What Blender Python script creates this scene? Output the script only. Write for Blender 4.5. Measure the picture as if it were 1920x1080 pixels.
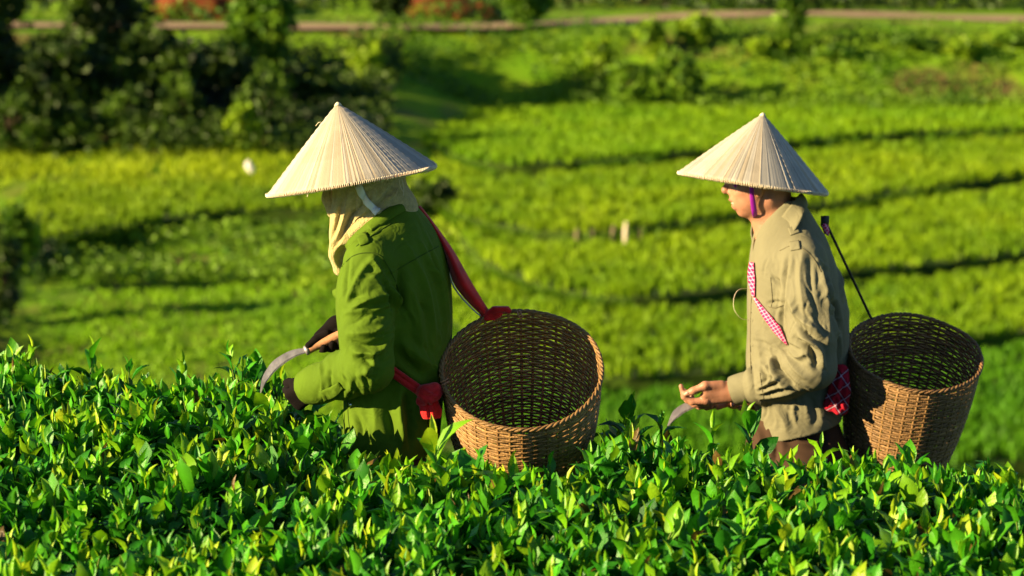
import bpy, math, random
import numpy as np
from mathutils import Vector, Matrix
from mathutils.bvhtree import BVHTree

for o in list(bpy.data.objects):
    bpy.data.objects.remove(o, do_unlink=True)
scene = bpy.context.scene
COL = scene.collection
rng = np.random.default_rng(7)
random.seed(7)
R = math.radians

# ------------------------------------------------------------------ camera
CAM_Z, PITCH, LENS = 2.47, 9.0, 110.0
cam_data = bpy.data.cameras.new('camera')
cam_data.lens = LENS
cam_data.sensor_width = 36.0
cam_data.clip_start = 0.1
cam_data.clip_end = 3000.0
cam_data.dof.use_dof = True
cam_data.dof.focus_distance = 8.35
cam_data.dof.aperture_fstop = 4.8
cam_data.dof.aperture_blades = 0
camera = bpy.data.objects.new('camera', cam_data)
COL.objects.link(camera)
camera.location = (0, 0, CAM_Z)
camera.rotation_euler = (R(90 - PITCH), 0, 0)
scene.camera = camera

# ------------------------------------------------------------------ light
SUN_EL, SUN_AZ = 17.5, 68.0            # azimuth measured from straight behind the camera round to its left
S = Vector((-math.sin(R(SUN_AZ)) * math.cos(R(SUN_EL)), -math.cos(R(SUN_AZ)) * math.cos(R(SUN_EL)), math.sin(R(SUN_EL))))
world = bpy.data.worlds.new('World')
scene.world = world
world.use_nodes = True
wn = world.node_tree
bg = wn.nodes['Background']
sky = wn.nodes.new('ShaderNodeTexSky')
sky.sky_type = 'NISHITA'
sky.sun_disc = False
sky.sun_elevation = R(SUN_EL)
sky.sun_rotation = math.atan2(S.x, S.y)
sky.altitude = 1500
sky.air_density = 0.7
sky.dust_density = 0.2
sky.ozone_density = 2.0
wn.links.new(sky.outputs[0], bg.inputs[0])
bg.inputs[1].default_value = 0.05
sun_data = bpy.data.lights.new('sun', 'SUN')
sun_data.energy = 5.0
sun_data.angle = R(0.5)
sun_data.color = (1.0, 0.76, 0.42)
sun = bpy.data.objects.new('sun', sun_data)
COL.objects.link(sun)
sun.rotation_euler = S.to_track_quat('Z', 'Y').to_euler()
sun.location = (-20, -10, 20)
scene.view_settings.view_transform = 'Standard'
scene.view_settings.look = 'None'
scene.view_settings.exposure = 1.7
scene.view_settings.gamma = 1.0
scene.view_settings.use_curve_mapping = False
scene.cycles.max_bounces = 8
scene.cycles.transparent_max_bounces = 8
scene.cycles.use_denoising = True

# ------------------------------------------------------------------ helpers
FPX = LENS / 36.0 * 1920.0
cp, sp = math.cos(R(PITCH)), math.sin(R(PITCH))
CAM = np.array((0.0, 0.0, CAM_Z))

def ray(px, py):
    a, b = (px - 960.0) / FPX, -(py - 540.0) / FPX
    return np.array((a, cp + b * sp, -sp + b * cp))

def pt(px, py, Y):
    """point seen at photo pixel (px, py) on the vertical plane y = Y"""
    d = ray(px, py)
    return CAM + d * (Y / d[1])

def on_z(px, py, z):
    d = ray(px, py)
    return CAM + d * ((z - CAM_Z) / d[2])

def to_px(P):
    P = np.atleast_2d(P) - CAM
    dz = P[:, 1] * cp - P[:, 2] * sp
    up = P[:, 1] * sp + P[:, 2] * cp
    return 960 + FPX * P[:, 0] / dz, 540 - FPX * up / dz, dz

def lin(hexs):
    c = [int(hexs[i:i + 2], 16) / 255 for i in (0, 2, 4)]
    return tuple(x / 12.92 if x < 0.04045 else ((x + 0.055) / 1.055) ** 2.4 for x in c)

def new_mesh(name, V, F, smooth=True, colors=None, mats=()):
    """F: list of index arrays (each n x k) or one array"""
    V = np.asarray(V, dtype=np.float32)
    Fs = F if isinstance(F, list) else [F]
    Fs = [np.asarray(f, dtype=np.int32) for f in Fs if len(f)]
    me = bpy.data.meshes.new(name)
    nl = sum(f.size for f in Fs)
    npoly = sum(len(f) for f in Fs)
    me.vertices.add(len(V))
    me.vertices.foreach_set('co', V.ravel())
    me.loops.add(nl)
    me.loops.foreach_set('vertex_index', np.concatenate([f.ravel() for f in Fs]))
    me.polygons.add(npoly)
    tot = np.concatenate([np.full(len(f), f.shape[1], dtype=np.int32) for f in Fs])
    start = np.concatenate([[0], np.cumsum(tot)[:-1]]).astype(np.int32)
    me.polygons.foreach_set('loop_start', start)
    me.polygons.foreach_set('loop_total', tot)
    me.polygons.foreach_set('use_smooth', np.full(npoly, smooth, dtype=bool))
    me.update(calc_edges=True)
    if colors is not None:
        at = me.color_attributes.new('Col', 'FLOAT_COLOR', 'POINT')
        c = np.ones((len(V), 4), dtype=np.float32)
        c[:, :3] = colors
        at.data.foreach_set('color', c.ravel())
    for m in mats:
        me.materials.append(m)
    return me

def link(name, me, parent=None, label=None, category=None, group=None, kind=None):
    o = bpy.data.objects.new(name, me)
    COL.objects.link(o)
    if parent is not None:
        o.parent = parent
    for k, v in (('label', label), ('category', category), ('group', group), ('kind', kind)):
        if v:
            o[k] = v
    return o

def thing(name, label, category, loc=(0, 0, 0), group=None, kind=None):
    return link(name, None, None, label, category, group, kind) if loc is None else _thing(name, label, category, loc, group, kind)

def _thing(name, label, category, loc, group, kind):
    o = link(name, None, None, label, category, group, kind)
    o.empty_display_size = 0.1
    o.location = loc
    return o

def adopt(child, parent):
    """parent while the child's mesh stays in world coordinates"""
    child.parent = parent
    child.matrix_parent_inverse = Matrix.Translation(-Vector(parent.location))
    return child

def sm(e0, e1, x):
    t = np.clip((x - e0) / (e1 - e0), 0, 1)
    return t * t * (3 - 2 * t)

def vnoise(x, y, seed=0):
    xi, yi = np.floor(x).astype(np.int64), np.floor(y).astype(np.int64)
    fx, fy = x - xi, y - yi
    fx, fy = fx * fx * (3 - 2 * fx), fy * fy * (3 - 2 * fy)
    def h(a, b):
        n = (a * 374761393 + b * 668265263 + seed * 144665) & 0x7fffffff
        n = ((n ^ (n >> 13)) * 1274126177) & 0x7fffffff
        return ((n ^ (n >> 16)) & 0xffff) / 65535.0
    a, b, c, d = h(xi, yi), h(xi + 1, yi), h(xi, yi + 1), h(xi + 1, yi + 1)
    return (a * (1 - fx) + b * fx) * (1 - fy) + (c * (1 - fx) + d * fx) * fy

def catmull(P, n):
    """n points along a smooth curve through P"""
    P = np.asarray(P, dtype=float)
    if len(P) == 2:
        t = np.linspace(0, 1, n)[:, None]
        return P[0] * (1 - t) + P[1] * t
    Q = np.vstack([2 * P[0] - P[1], P, 2 * P[-1] - P[-2]])
    seg = np.r_[0, np.cumsum(np.linalg.norm(np.diff(P, axis=0), axis=1))]
    s = np.linspace(0, seg[-1], n)
    out = []
    for v in s:
        i = min(max(np.searchsorted(seg, v, 'right') - 1, 0), len(P) - 2)
        t = (v - seg[i]) / max(seg[i + 1] - seg[i], 1e-9)
        a, b, c, d = Q[i:i + 4]
        out.append(0.5 * ((2 * b) + (c - a) * t + (2 * a - 5 * b + 4 * c - d) * t ** 2 + (3 * b - a - 3 * c + d) * t ** 3))
    return np.array(out)

def tube(P, r, n=8, squash=None, cap=True):
    """swept tube; r scalar or per point; squash=(vector, factor) flattens the section along a vector"""
    P = np.asarray(P, dtype=float)
    m = len(P)
    r = np.broadcast_to(np.asarray(r, dtype=float), (m,))
    T = np.gradient(P, axis=0)
    T /= np.linalg.norm(T, axis=1)[:, None] + 1e-12
    ref = np.array((0, 0, 1.0)) if abs(T[0][2]) < 0.9 else np.array((1.0, 0, 0))
    N = np.zeros_like(P)
    prev = np.cross(np.cross(T[0], ref), T[0])
    for i in range(m):
        v = prev - T[i] * prev.dot(T[i])
        prev = v / (np.linalg.norm(v) + 1e-12)
        N[i] = prev
    B = np.cross(T, N)
    a = np.arange(n) / n * 2 * math.pi
    off = (np.cos(a)[None, :, None] * N[:, None, :] + np.sin(a)[None, :, None] * B[:, None, :]) * r[:, None, None]
    if squash is not None:
        s = np.asarray(squash[0], dtype=float)
        s = s / np.linalg.norm(s)
        off = off + s * ((off @ s) * (squash[1] - 1))[..., None]
    V = (P[:, None, :] + off).reshape(-1, 3)
    i, j = np.meshgrid(np.arange(m - 1), np.arange(n), indexing='ij')
    k = (j + 1) % n
    F = np.stack([i * n + j, i * n + k, (i + 1) * n + k, (i + 1) * n + j], -1).reshape(-1, 4)
    Fs = [F]
    if cap:
        V = np.vstack([V, P[0], P[-1]])
        c0, c1 = m * n, m * n + 1
        jj = np.arange(n)
        kk = (jj + 1) % n
        Fs.append(np.vstack([np.stack([np.full(n, c0), kk, jj], -1), np.stack([np.full(n, c1), (m - 1) * n + jj, (m - 1) * n + kk], -1)]))
    return V, Fs

def merge(parts):
    """parts: list of (V, [F...]) -> one (V, [quads, tris])"""
    V, Q, T, off = [], [], [], 0
    for v, fs in parts:
        V.append(v)
        for f in (fs if isinstance(fs, list) else [fs]):
            f = np.asarray(f)
            (Q if f.shape[1] == 4 else T).append(f + off)
        off += len(v)
    out = []
    if Q: out.append(np.vstack(Q))
    if T: out.append(np.vstack(T))
    return np.vstack(V), out

# ------------------------------------------------------------------ materials
def mat(name, col, rough=0.8, spec=0.3, var=0.15, nscale=8.0, bump=0.0, bscale=60.0, crease=0.0, col2=None, attr=False, trans=0.0, metal=0.0, sheen=0.0, sss=0.0, coord='Object'):
    m = bpy.data.materials.new(name)
    m.use_nodes = True
    nt = m.node_tree
    b = nt.nodes['Principled BSDF']
    out = nt.nodes['Material Output']
    b.inputs['Roughness'].default_value = rough
    b.inputs['Specular IOR Level'].default_value = spec
    b.inputs['Metallic'].default_value = metal
    if sheen:
        b.inputs['Sheen Weight'].default_value = sheen
    if sss:
        b.inputs['Subsurface Weight'].default_value = sss
        b.inputs['Subsurface Radius'].default_value = (0.01, 0.004, 0.002)
        b.inputs['Subsurface Scale'].default_value = 1.0
    tc = nt.nodes.new('ShaderNodeTexCoord')
    nz = nt.nodes.new('ShaderNodeTexNoise')
    nz.inputs['Scale'].default_value = nscale
    nz.inputs['Detail'].default_value = 5
    nt.links.new(tc.outputs[coord], nz.inputs['Vector'])
    ramp = nt.nodes.new('ShaderNodeMapRange')
    ramp.inputs['From Min'].default_value = 0.3
    ramp.inputs['From Max'].default_value = 0.7
    nt.links.new(nz.outputs['Fac'], ramp.inputs['Value'])
    mix = nt.nodes.new('ShaderNodeMix')
    mix.data_type = 'RGBA'
    if attr:
        at = nt.nodes.new('ShaderNodeAttribute')
        at.attribute_name = 'Col'
        hsv = nt.nodes.new('ShaderNodeHueSaturation')
        hsv.inputs['Value'].default_value = 1 - var
        nt.links.new(at.outputs['Color'], hsv.inputs['Color'])
        nt.links.new(hsv.outputs[0], mix.inputs['A'])
        nt.links.new(at.outputs['Color'], mix.inputs['B'])
    else:
        c2 = col2 or tuple(min(1, x * (1 + var)) for x in col)
        mix.inputs['A'].default_value = (*(col if col2 else tuple(x * (1 - var) for x in col)), 1)
        mix.inputs['B'].default_value = (*c2, 1)
    nt.links.new(ramp.outputs[0], mix.inputs['Factor'])
    nt.links.new(mix.outputs['Result'], b.inputs['Base Color'])
    if bump:
        n2 = nt.nodes.new('ShaderNodeTexNoise')
        n2.inputs['Scale'].default_value = bscale
        n2.inputs['Detail'].default_value = 4
        nt.links.new(tc.outputs[coord], n2.inputs['Vector'])
        bp = nt.nodes.new('ShaderNodeBump')
        bp.inputs['Strength'].default_value = bump
        bp.inputs['Distance'].default_value = 0.01
        nt.links.new(n2.outputs['Fac'], bp.inputs['Height'])
        if crease:      # soft cloth creases under the fine weave
            n3 = nt.nodes.new('ShaderNodeTexNoise')
            n3.inputs['Scale'].default_value = 17
            n3.inputs['Detail'].default_value = 2
            n3.inputs['Distortion'].default_value = 1.2
            nt.links.new(tc.outputs[coord], n3.inputs['Vector'])
            b3 = nt.nodes.new('ShaderNodeBump')
            b3.inputs['Strength'].default_value = crease
            b3.inputs['Distance'].default_value = 0.03
            nt.links.new(n3.outputs['Fac'], b3.inputs['Height'])
            nt.links.new(b3.outputs[0], bp.inputs['Normal'])
        nt.links.new(bp.outputs[0], b.inputs['Normal'])
    if trans:
        tr = nt.nodes.new('ShaderNodeBsdfTranslucent')
        ms = nt.nodes.new('ShaderNodeMixShader')
        ms.inputs[0].default_value = trans
        nt.links.new(mix.outputs['Result'], tr.inputs['Color'])
        nt.links.new(b.outputs[0], ms.inputs[1])
        nt.links.new(tr.outputs[0], ms.inputs[2])
        nt.links.new(ms.outputs[0], out.inputs['Surface'])
    m['mix'] = 0
    return m

M = {}
M['earth'] = mat('earth', (0.17, 0.27, 0.010), 0.95, 0.1, nscale=0.35, col2=(0.10, 0.25, 0.006), bump=0.6, bscale=3)
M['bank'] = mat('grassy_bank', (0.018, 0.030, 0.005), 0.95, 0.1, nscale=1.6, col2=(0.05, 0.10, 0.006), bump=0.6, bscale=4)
M['paddy'] = mat('paddy_soil', (0.05, 0.07, 0.012), 0.9, 0.2, nscale=1.0, col2=(0.07, 0.13, 0.012))
M['road'] = mat('dirt_road', (0.27, 0.19, 0.12), 0.95, 0.1, nscale=0.6, col2=(0.35, 0.26, 0.17), bump=0.4, bscale=5)
M['orange_soil'] = mat('orange_soil', (0.06, 0.020, 0.008), 0.95, 0.1, nscale=0.8, col2=(0.17, 0.045, 0.014), bump=0.8, bscale=3)
M['blade'] = mat('rice_blade', (0, 0, 0), 0.6, 0.25, var=0.12, nscale=0.5, attr=True, trans=0.35)
M['foliage'] = mat('foliage', (0, 0, 0), 0.55, 0.35, var=0.2, nscale=1.5, attr=True, trans=0.3)
M['bark'] = mat('bark', (0.09, 0.065, 0.04), 0.95, 0.1, nscale=5, bump=0.8, bscale=20)
M['tea_leaf'] = mat('tea_leaf', (0, 0, 0), 0.42, 0.4, var=0.15, nscale=40, attr=True, trans=0.36, bump=0.25, bscale=120)
M['tea_stem'] = mat('tea_stem', (0.10, 0.16, 0.02), 0.6, 0.3, nscale=20)
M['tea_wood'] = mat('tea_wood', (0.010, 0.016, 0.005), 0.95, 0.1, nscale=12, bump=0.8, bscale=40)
# ------------------------------------------------------------------ terrain
PY_ = np.array([-80, 0, 5, 8.3, 9.5, 14, 30, 60, 78, 92, 100, 118, 122, 140, 155, 161, 166.5, 169, 186, 194, 230, 330, 520, 900])
PZ_ = np.array([5, 0.85, 0.25, 0, -0.2, -1.8, -7.2, -14.6, -15.9, -15.75, -15.45, -15.0, -14.75, -14.4, -14.0, -13.6, -10.5, -10.03, -10.03, -8.6, 4, 24, 34, 40])
LY_ = np.array([-80, 92, 100, 117, 121, 137, 150, 160, 167, 169, 900])
LZ_ = np.array([0, 0, 0, 0, 0.1, 0.75, 1.45, 2.2, 0.2, 0, 0])

def ground_z(x, y):
    z = np.interp(y, PY_, PZ_)
    z = z + np.interp(y, LY_, LZ_) * (1 - sm(-7, 1, x))
    far = sm(60, 90, y)
    z = z + far * (vnoise(x * 0.25, y * 0.25, 3) - 0.5) * 0.35 * (1 - sm(164, 167, y) * (1 - sm(188, 196, y)))
    z = z + sm(195, 260, y) * (vnoise(x * 0.03, y * 0.03, 5) - 0.5) * 14
    return z

gx = np.unique(np.concatenate([np.linspace(-600, -60, 28), np.linspace(-60, 60, 161), np.linspace(60, 600, 28)]))
gy = np.unique(np.concatenate([np.linspace(-80, 70, 101), np.linspace(70, 200, 181), np.linspace(200, 900, 60)]))
GX, GY = np.meshgrid(gx, gy, indexing='ij')
GZ = ground_z(GX, GY)
ny = len(gy)
i, j = np.meshgrid(np.arange(len(gx) - 1), np.arange(ny - 1), indexing='ij')
Fg = np.stack([i * ny + j, (i + 1) * ny + j, (i + 1) * ny + j + 1, i * ny + j + 1], -1).reshape(-1, 4)
m = M['earth']
nt = m.node_tree
# bare-soil patches with a shape of their own, in the lower meadow and by the tracks
geo = nt.nodes.new('ShaderNodeNewGeometry')
nz = nt.nodes.new('ShaderNodeTexNoise'); nz.inputs['Scale'].default_value = 0.28; nz.inputs['Detail'].default_value = 6
nt.links.new(geo.outputs['Position'], nz.inputs['Vector'])
mr = nt.nodes.new('ShaderNodeMapRange'); mr.inputs['From Min'].default_value = 0.52; mr.inputs['From Max'].default_value = 0.68
nt.links.new(nz.outputs['Fac'], mr.inputs['Value'])
b_ = nt.nodes['Principled BSDF']
old = b_.inputs['Base Color'].links[0].from_socket
mx = nt.nodes.new('ShaderNodeMix'); mx.data_type = 'RGBA'
nt.links.new(mr.outputs[0], mx.inputs['Factor']); nt.links.new(old, mx.inputs['A']); mx.inputs['B'].default_value = (0.14, 0.115, 0.035, 1)
nt.links.new(mx.outputs['Result'], b_.inputs['Base Color'])
link('terrain', new_mesh('terrain', np.stack([GX, GY, GZ], -1).reshape(-1, 3), Fg, mats=[m]), kind='structure')

# ------------------------------------------------------------------ scattered blades and leaves
def blades(P, h, w, nb, col, spread=0.5, seed=1):
    """tufts of nb bent blades at points P; h per point; col per point (n x 3)"""
    r = np.random.default_rng(seed)
    n = len(P)
    Pn = np.repeat(P, nb, 0)
    hh = np.repeat(h, nb) * r.uniform(0.7, 1.15, n * nb)
    a = r.uniform(0, 2 * math.pi, n * nb)
    lean = r.uniform(0.05, spread, n * nb)
    d = np.stack([np.cos(a), np.sin(a), 0 * a], -1)
    s = np.stack([-np.sin(a + r.uniform(-.8, .8, n * nb)), np.cos(a), 0 * a], -1) * (w * r.uniform(0.7, 1.3, n * nb))[:, None] * 0.5
    base = Pn + d * 0.03 + r.normal(0, 0.04, (n * nb, 3)) * (1, 1, 0)
    mid = base + d * (lean * hh * 0.35)[:, None]; mid[:, 2] += hh * 0.6
    tip = base + d * (lean * hh)[:, None]; tip[:, 2] += hh * (1.0 - 0.25 * lean)
    V = np.stack([base - s, base + s, mid - s * .9, mid + s * .9, tip], 1).reshape(-1, 3)
    k = np.arange(n * nb)[:, None] * 5
    C = np.repeat(np.repeat(col, nb, 0) * r.uniform(0.8, 1.2, (n * nb, 1)), 5, 0)
    return V, [k + np.array([[0, 1, 3, 2]]), k + np.array([[2, 3, 4]])], C

def leaf_quads(P, size, col, seed=1, up=0.3):
    """small folded leaves (two triangles) at points P"""
    r = np.random.default_rng(seed)
    n = len(P)
    d = r.normal(0, 1, (n, 3)); d[:, 2] *= 0.6
    d /= np.linalg.norm(d, axis=1)[:, None]
    u = r.normal(0, 1, (n, 3)); u[:, 2] += up
    s = np.cross(d, u); s /= np.linalg.norm(s, axis=1)[:, None] + 1e-9
    nn = np.cross(s, d)
    sz = (size * r.uniform(0.6, 1.4, n))[:, None]
    V = np.stack([P - d * sz * .5, P + s * sz * .32 + nn * sz * .08, P + d * sz * .55, P - s * sz * .32 + nn * sz * .08], 1).reshape(-1, 3)
    k = np.arange(n)[:, None] * 4
    C = np.repeat(col * r.uniform(0.7, 1.3, (n, 1)), 4, 0)
    return V, [k + np.array([[0, 1, 2]]), k + np.array([[0, 2, 3]])], C

# ------------------------------------------------------------------ rice terraces
def edge(px, z, n=70):
    return catmull(np.array([on_z(a, b, z) for a, b in px]), n)

EDGES = [  # front edge of each terrace in the photograph, with its level
    ([(700, 800), (900, 850), (1100, 872), (1400, 880), (1700, 876), (1920, 862), (2300, 840)], -15.45),
    ([(800, 560), (900, 640), (1010, 690), (1130, 707), (1270, 702), (1420, 690), (1650, 660), (1850, 632), (1960, 618), (2350, 580)], -14.95),
    ([(850, 420), (890, 470), (960, 515), (1060, 545), (1160, 558), (1300, 550), (1420, 535), (1600, 510), (1780, 492), (1960, 470), (2350, 430)], -14.5),
    ([(800, 330), (815, 370), (860, 400), (950, 425), (1100, 435), (1280, 418), (1400, 402), (1560, 382), (1700, 358), (1960, 325), (2350, 290)], -14.05),
    ([(745, 228), (790, 262), (860, 293), (930, 308), (1100, 303), (1300, 285), (1500, 266), (1650, 252), (1960, 240), (2350, 228)], -13.55),
]
TOPE = edge([(730, 212), (800, 212), (900, 205), (1010, 188), (1150, 178), (1300, 140), (1500, 138), (1700, 145), (1960, 140), (2350, 140)], -13.45)
EW = [edge(p, z) for p, z in EDGES]
NAMES = ['lowest rice paddy, in the valley bottom behind the hedge', 'second rice paddy from the bottom, behind the seated-high wicker baskets',
         'middle rice paddy, level with the two workers', 'second rice paddy from the top, behind the two straw hats', 'uppermost rice paddy, below the weedy bank']
LABELS = ['dense bright green rice in the lowest paddy in the valley bottom', 'yellow green rice in the second paddy from the bottom, behind the baskets',
          'yellow green rice in the middle paddy, level with the workers shoulders', 'yellow green rice in the second highest paddy, behind the beige hat',
          'bright green rice in the highest and broadest paddy, below the weedy bank']

def yfun(E):
    o = np.argsort(E[:, 0])
    return lambda x: np.interp(x, E[o, 0], E[o, 1])

def terrace(E, z, back, label, h=0.42, dens=11, seed=0, tint=(0.20, 0.32, 0.012), tint2=(0.13, 0.26, 0.012)):
    """flat terrace with an earth bank in front, and its crop"""
    yb = back(E[:, 0])
    yb = np.maximum(yb, E[:, 1] + 0.6)
    n = len(E)
    rr = np.random.default_rng(seed + 50)
    foot = E.copy(); foot[:, 1] -= 0.35; foot[:, 2] = z - 1.1
    lip = E.copy(); lip[:, 2] = z - 0.03
    B = np.stack([E[:, 0], yb, np.full(n, z)], -1)
    V = np.vstack([foot, lip, B])
    k = np.arange(n - 1)[:, None]
    F = np.vstack([k + np.array([[0, 1, n + 1, n]]), k + np.array([[n, n + 1, 2 * n + 1, 2 * n]])])
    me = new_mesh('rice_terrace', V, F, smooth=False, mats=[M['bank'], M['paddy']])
    me.polygons.foreach_set('material_index', np.r_[np.zeros(n - 1, int), np.ones(n - 1, int)])
    link('rice_terrace', me, kind='structure')
    x0, x1 = E[:, 0].min(), E[:, 0].max()
    y0, y1 = E[:, 1].min(), yb.max()
    N = int((x1 - x0) * (y1 - y0) * dens)
    x, y = rr.uniform(x0, x1, N), rr.uniform(y0, y1, N)
    o = np.argsort(E[:, 0])
    fy, by = np.interp(x, E[o, 0], E[o, 1]), np.interp(x, E[o, 0], yb[o])
    wob = (vnoise(x * 2.3, x * 0 + seed, 9) - .5) * .5
    ok = (y > fy - 0.12 + np.maximum(wob, 0)) & (y < by - 1.35 + wob * 1.6) & (np.abs(x) < y * 0.19 + 1)
    x, y = x[ok], y[ok]
    P = np.stack([x, y, np.full(len(x), z - 0.02)], -1)
    nz = vnoise(x * 1.6, y * 0.9, seed) * 0.6 + vnoise(x * 4.1, y * 2.5, seed + 1) * 0.4
    big = vnoise(x * 0.3, y * 0.22, seed + 2)
    hh = h * (0.65 + 0.7 * nz)
    t = np.clip(nz * 0.7 + big * 0.6 - 0.15, 0, 1)[:, None]
    col = np.array(tint2) * (1 - t) + np.array(tint) * t
    V, F, C = blades(P, hh, 0.06, 6, col, 0.5, seed)
    # grass tufts on the bank, in patches, breaking its dark line
    ke = rr.integers(0, n, int(n * 11))
    tx_ = E[ke, 0] + rr.normal(0, .3, len(ke)); ty_ = np.interp(tx_, E[o, 0], E[o, 1]) - rr.uniform(.25, .7, len(ke))
    kp = vnoise(tx_ * .55, ty_ * 0 + seed, seed + 5) + rr.normal(0, .1, len(ke)) > .64
    Pb = np.stack([tx_, ty_, np.full(len(tx_), z - .55)], -1)[kp]
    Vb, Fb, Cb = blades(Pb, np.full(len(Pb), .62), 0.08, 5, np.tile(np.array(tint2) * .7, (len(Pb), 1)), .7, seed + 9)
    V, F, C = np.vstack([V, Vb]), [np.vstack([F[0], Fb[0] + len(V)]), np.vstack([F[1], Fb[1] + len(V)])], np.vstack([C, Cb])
    link('rice_crop', new_mesh('rice_crop', V, F, smooth=False, colors=C, mats=[M['blade']]), label=label, category='rice', group='rice paddies on the valley terraces', kind='stuff')

for k, (E, (_, z)) in enumerate(zip(EW, EDGES)):
    nxt = EW[k + 1] if k < 4 else TOPE
    f = yfun(nxt)
    terrace(E, z, (lambda x, f=f: f(x) + 0.5), LABELS[k], h=0.5 if k < 1 else 0.42, seed=k * 7,
            tint=[(0.14, 0.36, 0.003), (0.27, 0.42, 0.003), (0.29, 0.44, 0.003), (0.30, 0.44, 0.003), (0.27, 0.45, 0.003)][k],
            tint2=[(0.05, 0.20, 0.003), (0.11, 0.27, 0.003), (0.13, 0.29, 0.003), (0.14, 0.30, 0.003), (0.13, 0.32, 0.003)][k])
EL = edge([(-80, 470), (70, 452), (160, 434), (300, 412), (450, 396), (620, 392), (700, 388), (760, 380)], -14.0)
terrace(EL, -14.0, lambda x: np.full_like(x, 138.0) - 6 * sm(-10, -4, x), 'yellow green rice on the terrace at left, below the dark trees', h=0.38, seed=61, tint=(0.27, 0.41, 0.004), tint2=(0.12, 0.26, 0.004))

# dirt road across the valley side
RC = catmull(np.array([on_z(a, b, -9.96) for a, b in [(-400, 46), (40, 46), (400, 47), (700, 49), (950, 47), (1100, 41), (1250, 31), (1450, 24), (1650, 27), (1800, 32), (2000, 36), (2400, 40)]]), 90)
Tn = np.gradient(RC, axis=0); Tn /= np.linalg.norm(Tn, axis=1)[:, None]
Nn = np.stack([-Tn[:, 1], Tn[:, 0], 0 * Tn[:, 0]], -1)
wv = 1.9 + 0.4 * np.sin(np.arange(90) * .7)
V = np.vstack([RC - Nn * wv[:, None], RC + Nn * wv[:, None]])
k = np.arange(89)[:, None]
link('road', new_mesh('road', V, k + np.array([[0, 1, 91, 90]]), mats=[M['road']]), kind='structure')

# cut bank of orange earth behind the road
def cut_bank(x0, x1, Y, zt, seed):
    xs = np.linspace(x0, x1, 40)
    rows = []
    for t in np.linspace(0, 1, 7):
        edge_ = np.sin(np.linspace(0, math.pi, 40)) ** 0.5
        z = -10.1 + t * zt * edge_ * (0.75 + 0.5 * vnoise(xs * .5, xs * 0 + 3, seed))
        y = Y + t * 1.6 + (vnoise(xs * 0.9, np.full(40, t * 4), seed) - .5) * 0.8
        rows.append(np.stack([xs, y, z], -1))
    rows.append(rows[-1] + (0, 6, -0.5))
    V = np.vstack(rows)
    i, j = np.meshgrid(np.arange(7), np.arange(39), indexing='ij')
    F = np.stack([i * 40 + j, i * 40 + j + 1, (i + 1) * 40 + j + 1, (i + 1) * 40 + j], -1).reshape(-1, 4)
    link('earth_bank', new_mesh('earth_bank', V, F, mats=[M['orange_soil']]), kind='structure')
cut_bank(-20.5, -14.6, 174.2, 2.0, 1)
cut_bank(-6.6, -0.6, 174.6, 1.5, 2)

# ------------------------------------------------------------------ trees and shrubs
def crown_leaves(c, rad, nclump, per, size, cols, seed, hollow=0.55, sig=0.16):
    r = np.random.default_rng(seed)
    d = r.normal(0, 1, (nclump, 3)); d /= np.linalg.norm(d, axis=1)[:, None]
    q = r.uniform(hollow, 1.0, nclump) ** 0.7
    cc = c + d * q[:, None] * rad * r.uniform(0.75, 1.12, (nclump, 1))
    cw = r.uniform(0.5, 1.4, nclump)
    P = np.repeat(cc, per, 0) + r.normal(0, 1, (nclump * per, 3)) * (np.repeat(cw, per)[:, None] * sig * rad)
    mixv = np.repeat(r.uniform(0, 1, nclump), per)[:, None]
    col = np.array(cols[0]) * (1 - mixv) + np.array(cols[1]) * mixv
    return leaf_quads(P, size, col, seed), cc

def tree(name, px, Y, top, base_z, w, label, seed, cols, nclump=46, per=70, size=0.42, trunk=0.16, cat='tree', group=None):
    """px: trunk pixel column, Y: distance, top: pixel row of the top"""
    r = np.random.default_rng(seed)
    b = pt(px, 300, Y); b[2] = base_z
    t = pt(px, top, Y)
    H = t[2] - base_z
    root = thing(name, label, cat, tuple(b), group)
    c = np.array((0, 0, H * 0.58))
    (V, F, C), cc = crown_leaves(c, np.array((w, w * 0.9, H * 0.44)), nclump, per, np.full(nclump * per, size), cols, seed)
    parts = []
    spine = catmull([(0, 0, -0.3), (r.uniform(-.2, .2), 0.1, H * .3), (r.uniform(-.3, .3), 0, H * .6), (0, 0, H * .92)], 10)
    parts.append(tube(spine, np.linspace(trunk, trunk * .25, 10), 7))
    for q in r.choice(len(cc), min(9, len(cc)), replace=False):
        s0 = spine[int(np.clip(r.integers(2, 7), 0, 9))]
        parts.append(tube(catmull([s0, (s0 + cc[q]) / 2 + (0, 0, .15), cc[q]], 6), np.linspace(trunk * .45, trunk * .1, 6), 5))
    Vt, Ft = merge(parts)
    link('trunk', new_mesh('trunk', Vt, Ft, mats=[M['bark']]), root)
    link('crown', new_mesh('crown', V, F, smooth=False, colors=C, mats=[M['foliage']]), root)
    return root

DARK = ((0.008, 0.026, 0.004), (0.065, 0.13, 0.006))  # shade of the wood put into the leaf colours
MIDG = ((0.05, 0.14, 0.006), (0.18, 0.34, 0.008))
YELL = ((0.14, 0.28, 0.006), (0.32, 0.48, 0.008))  # sunlit look put into the leaf colours

def gz(px, Y):
    x = pt(px, 300, Y)[0]
    return float(ground_z(np.array([x]), np.array([Y]))[0])

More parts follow.
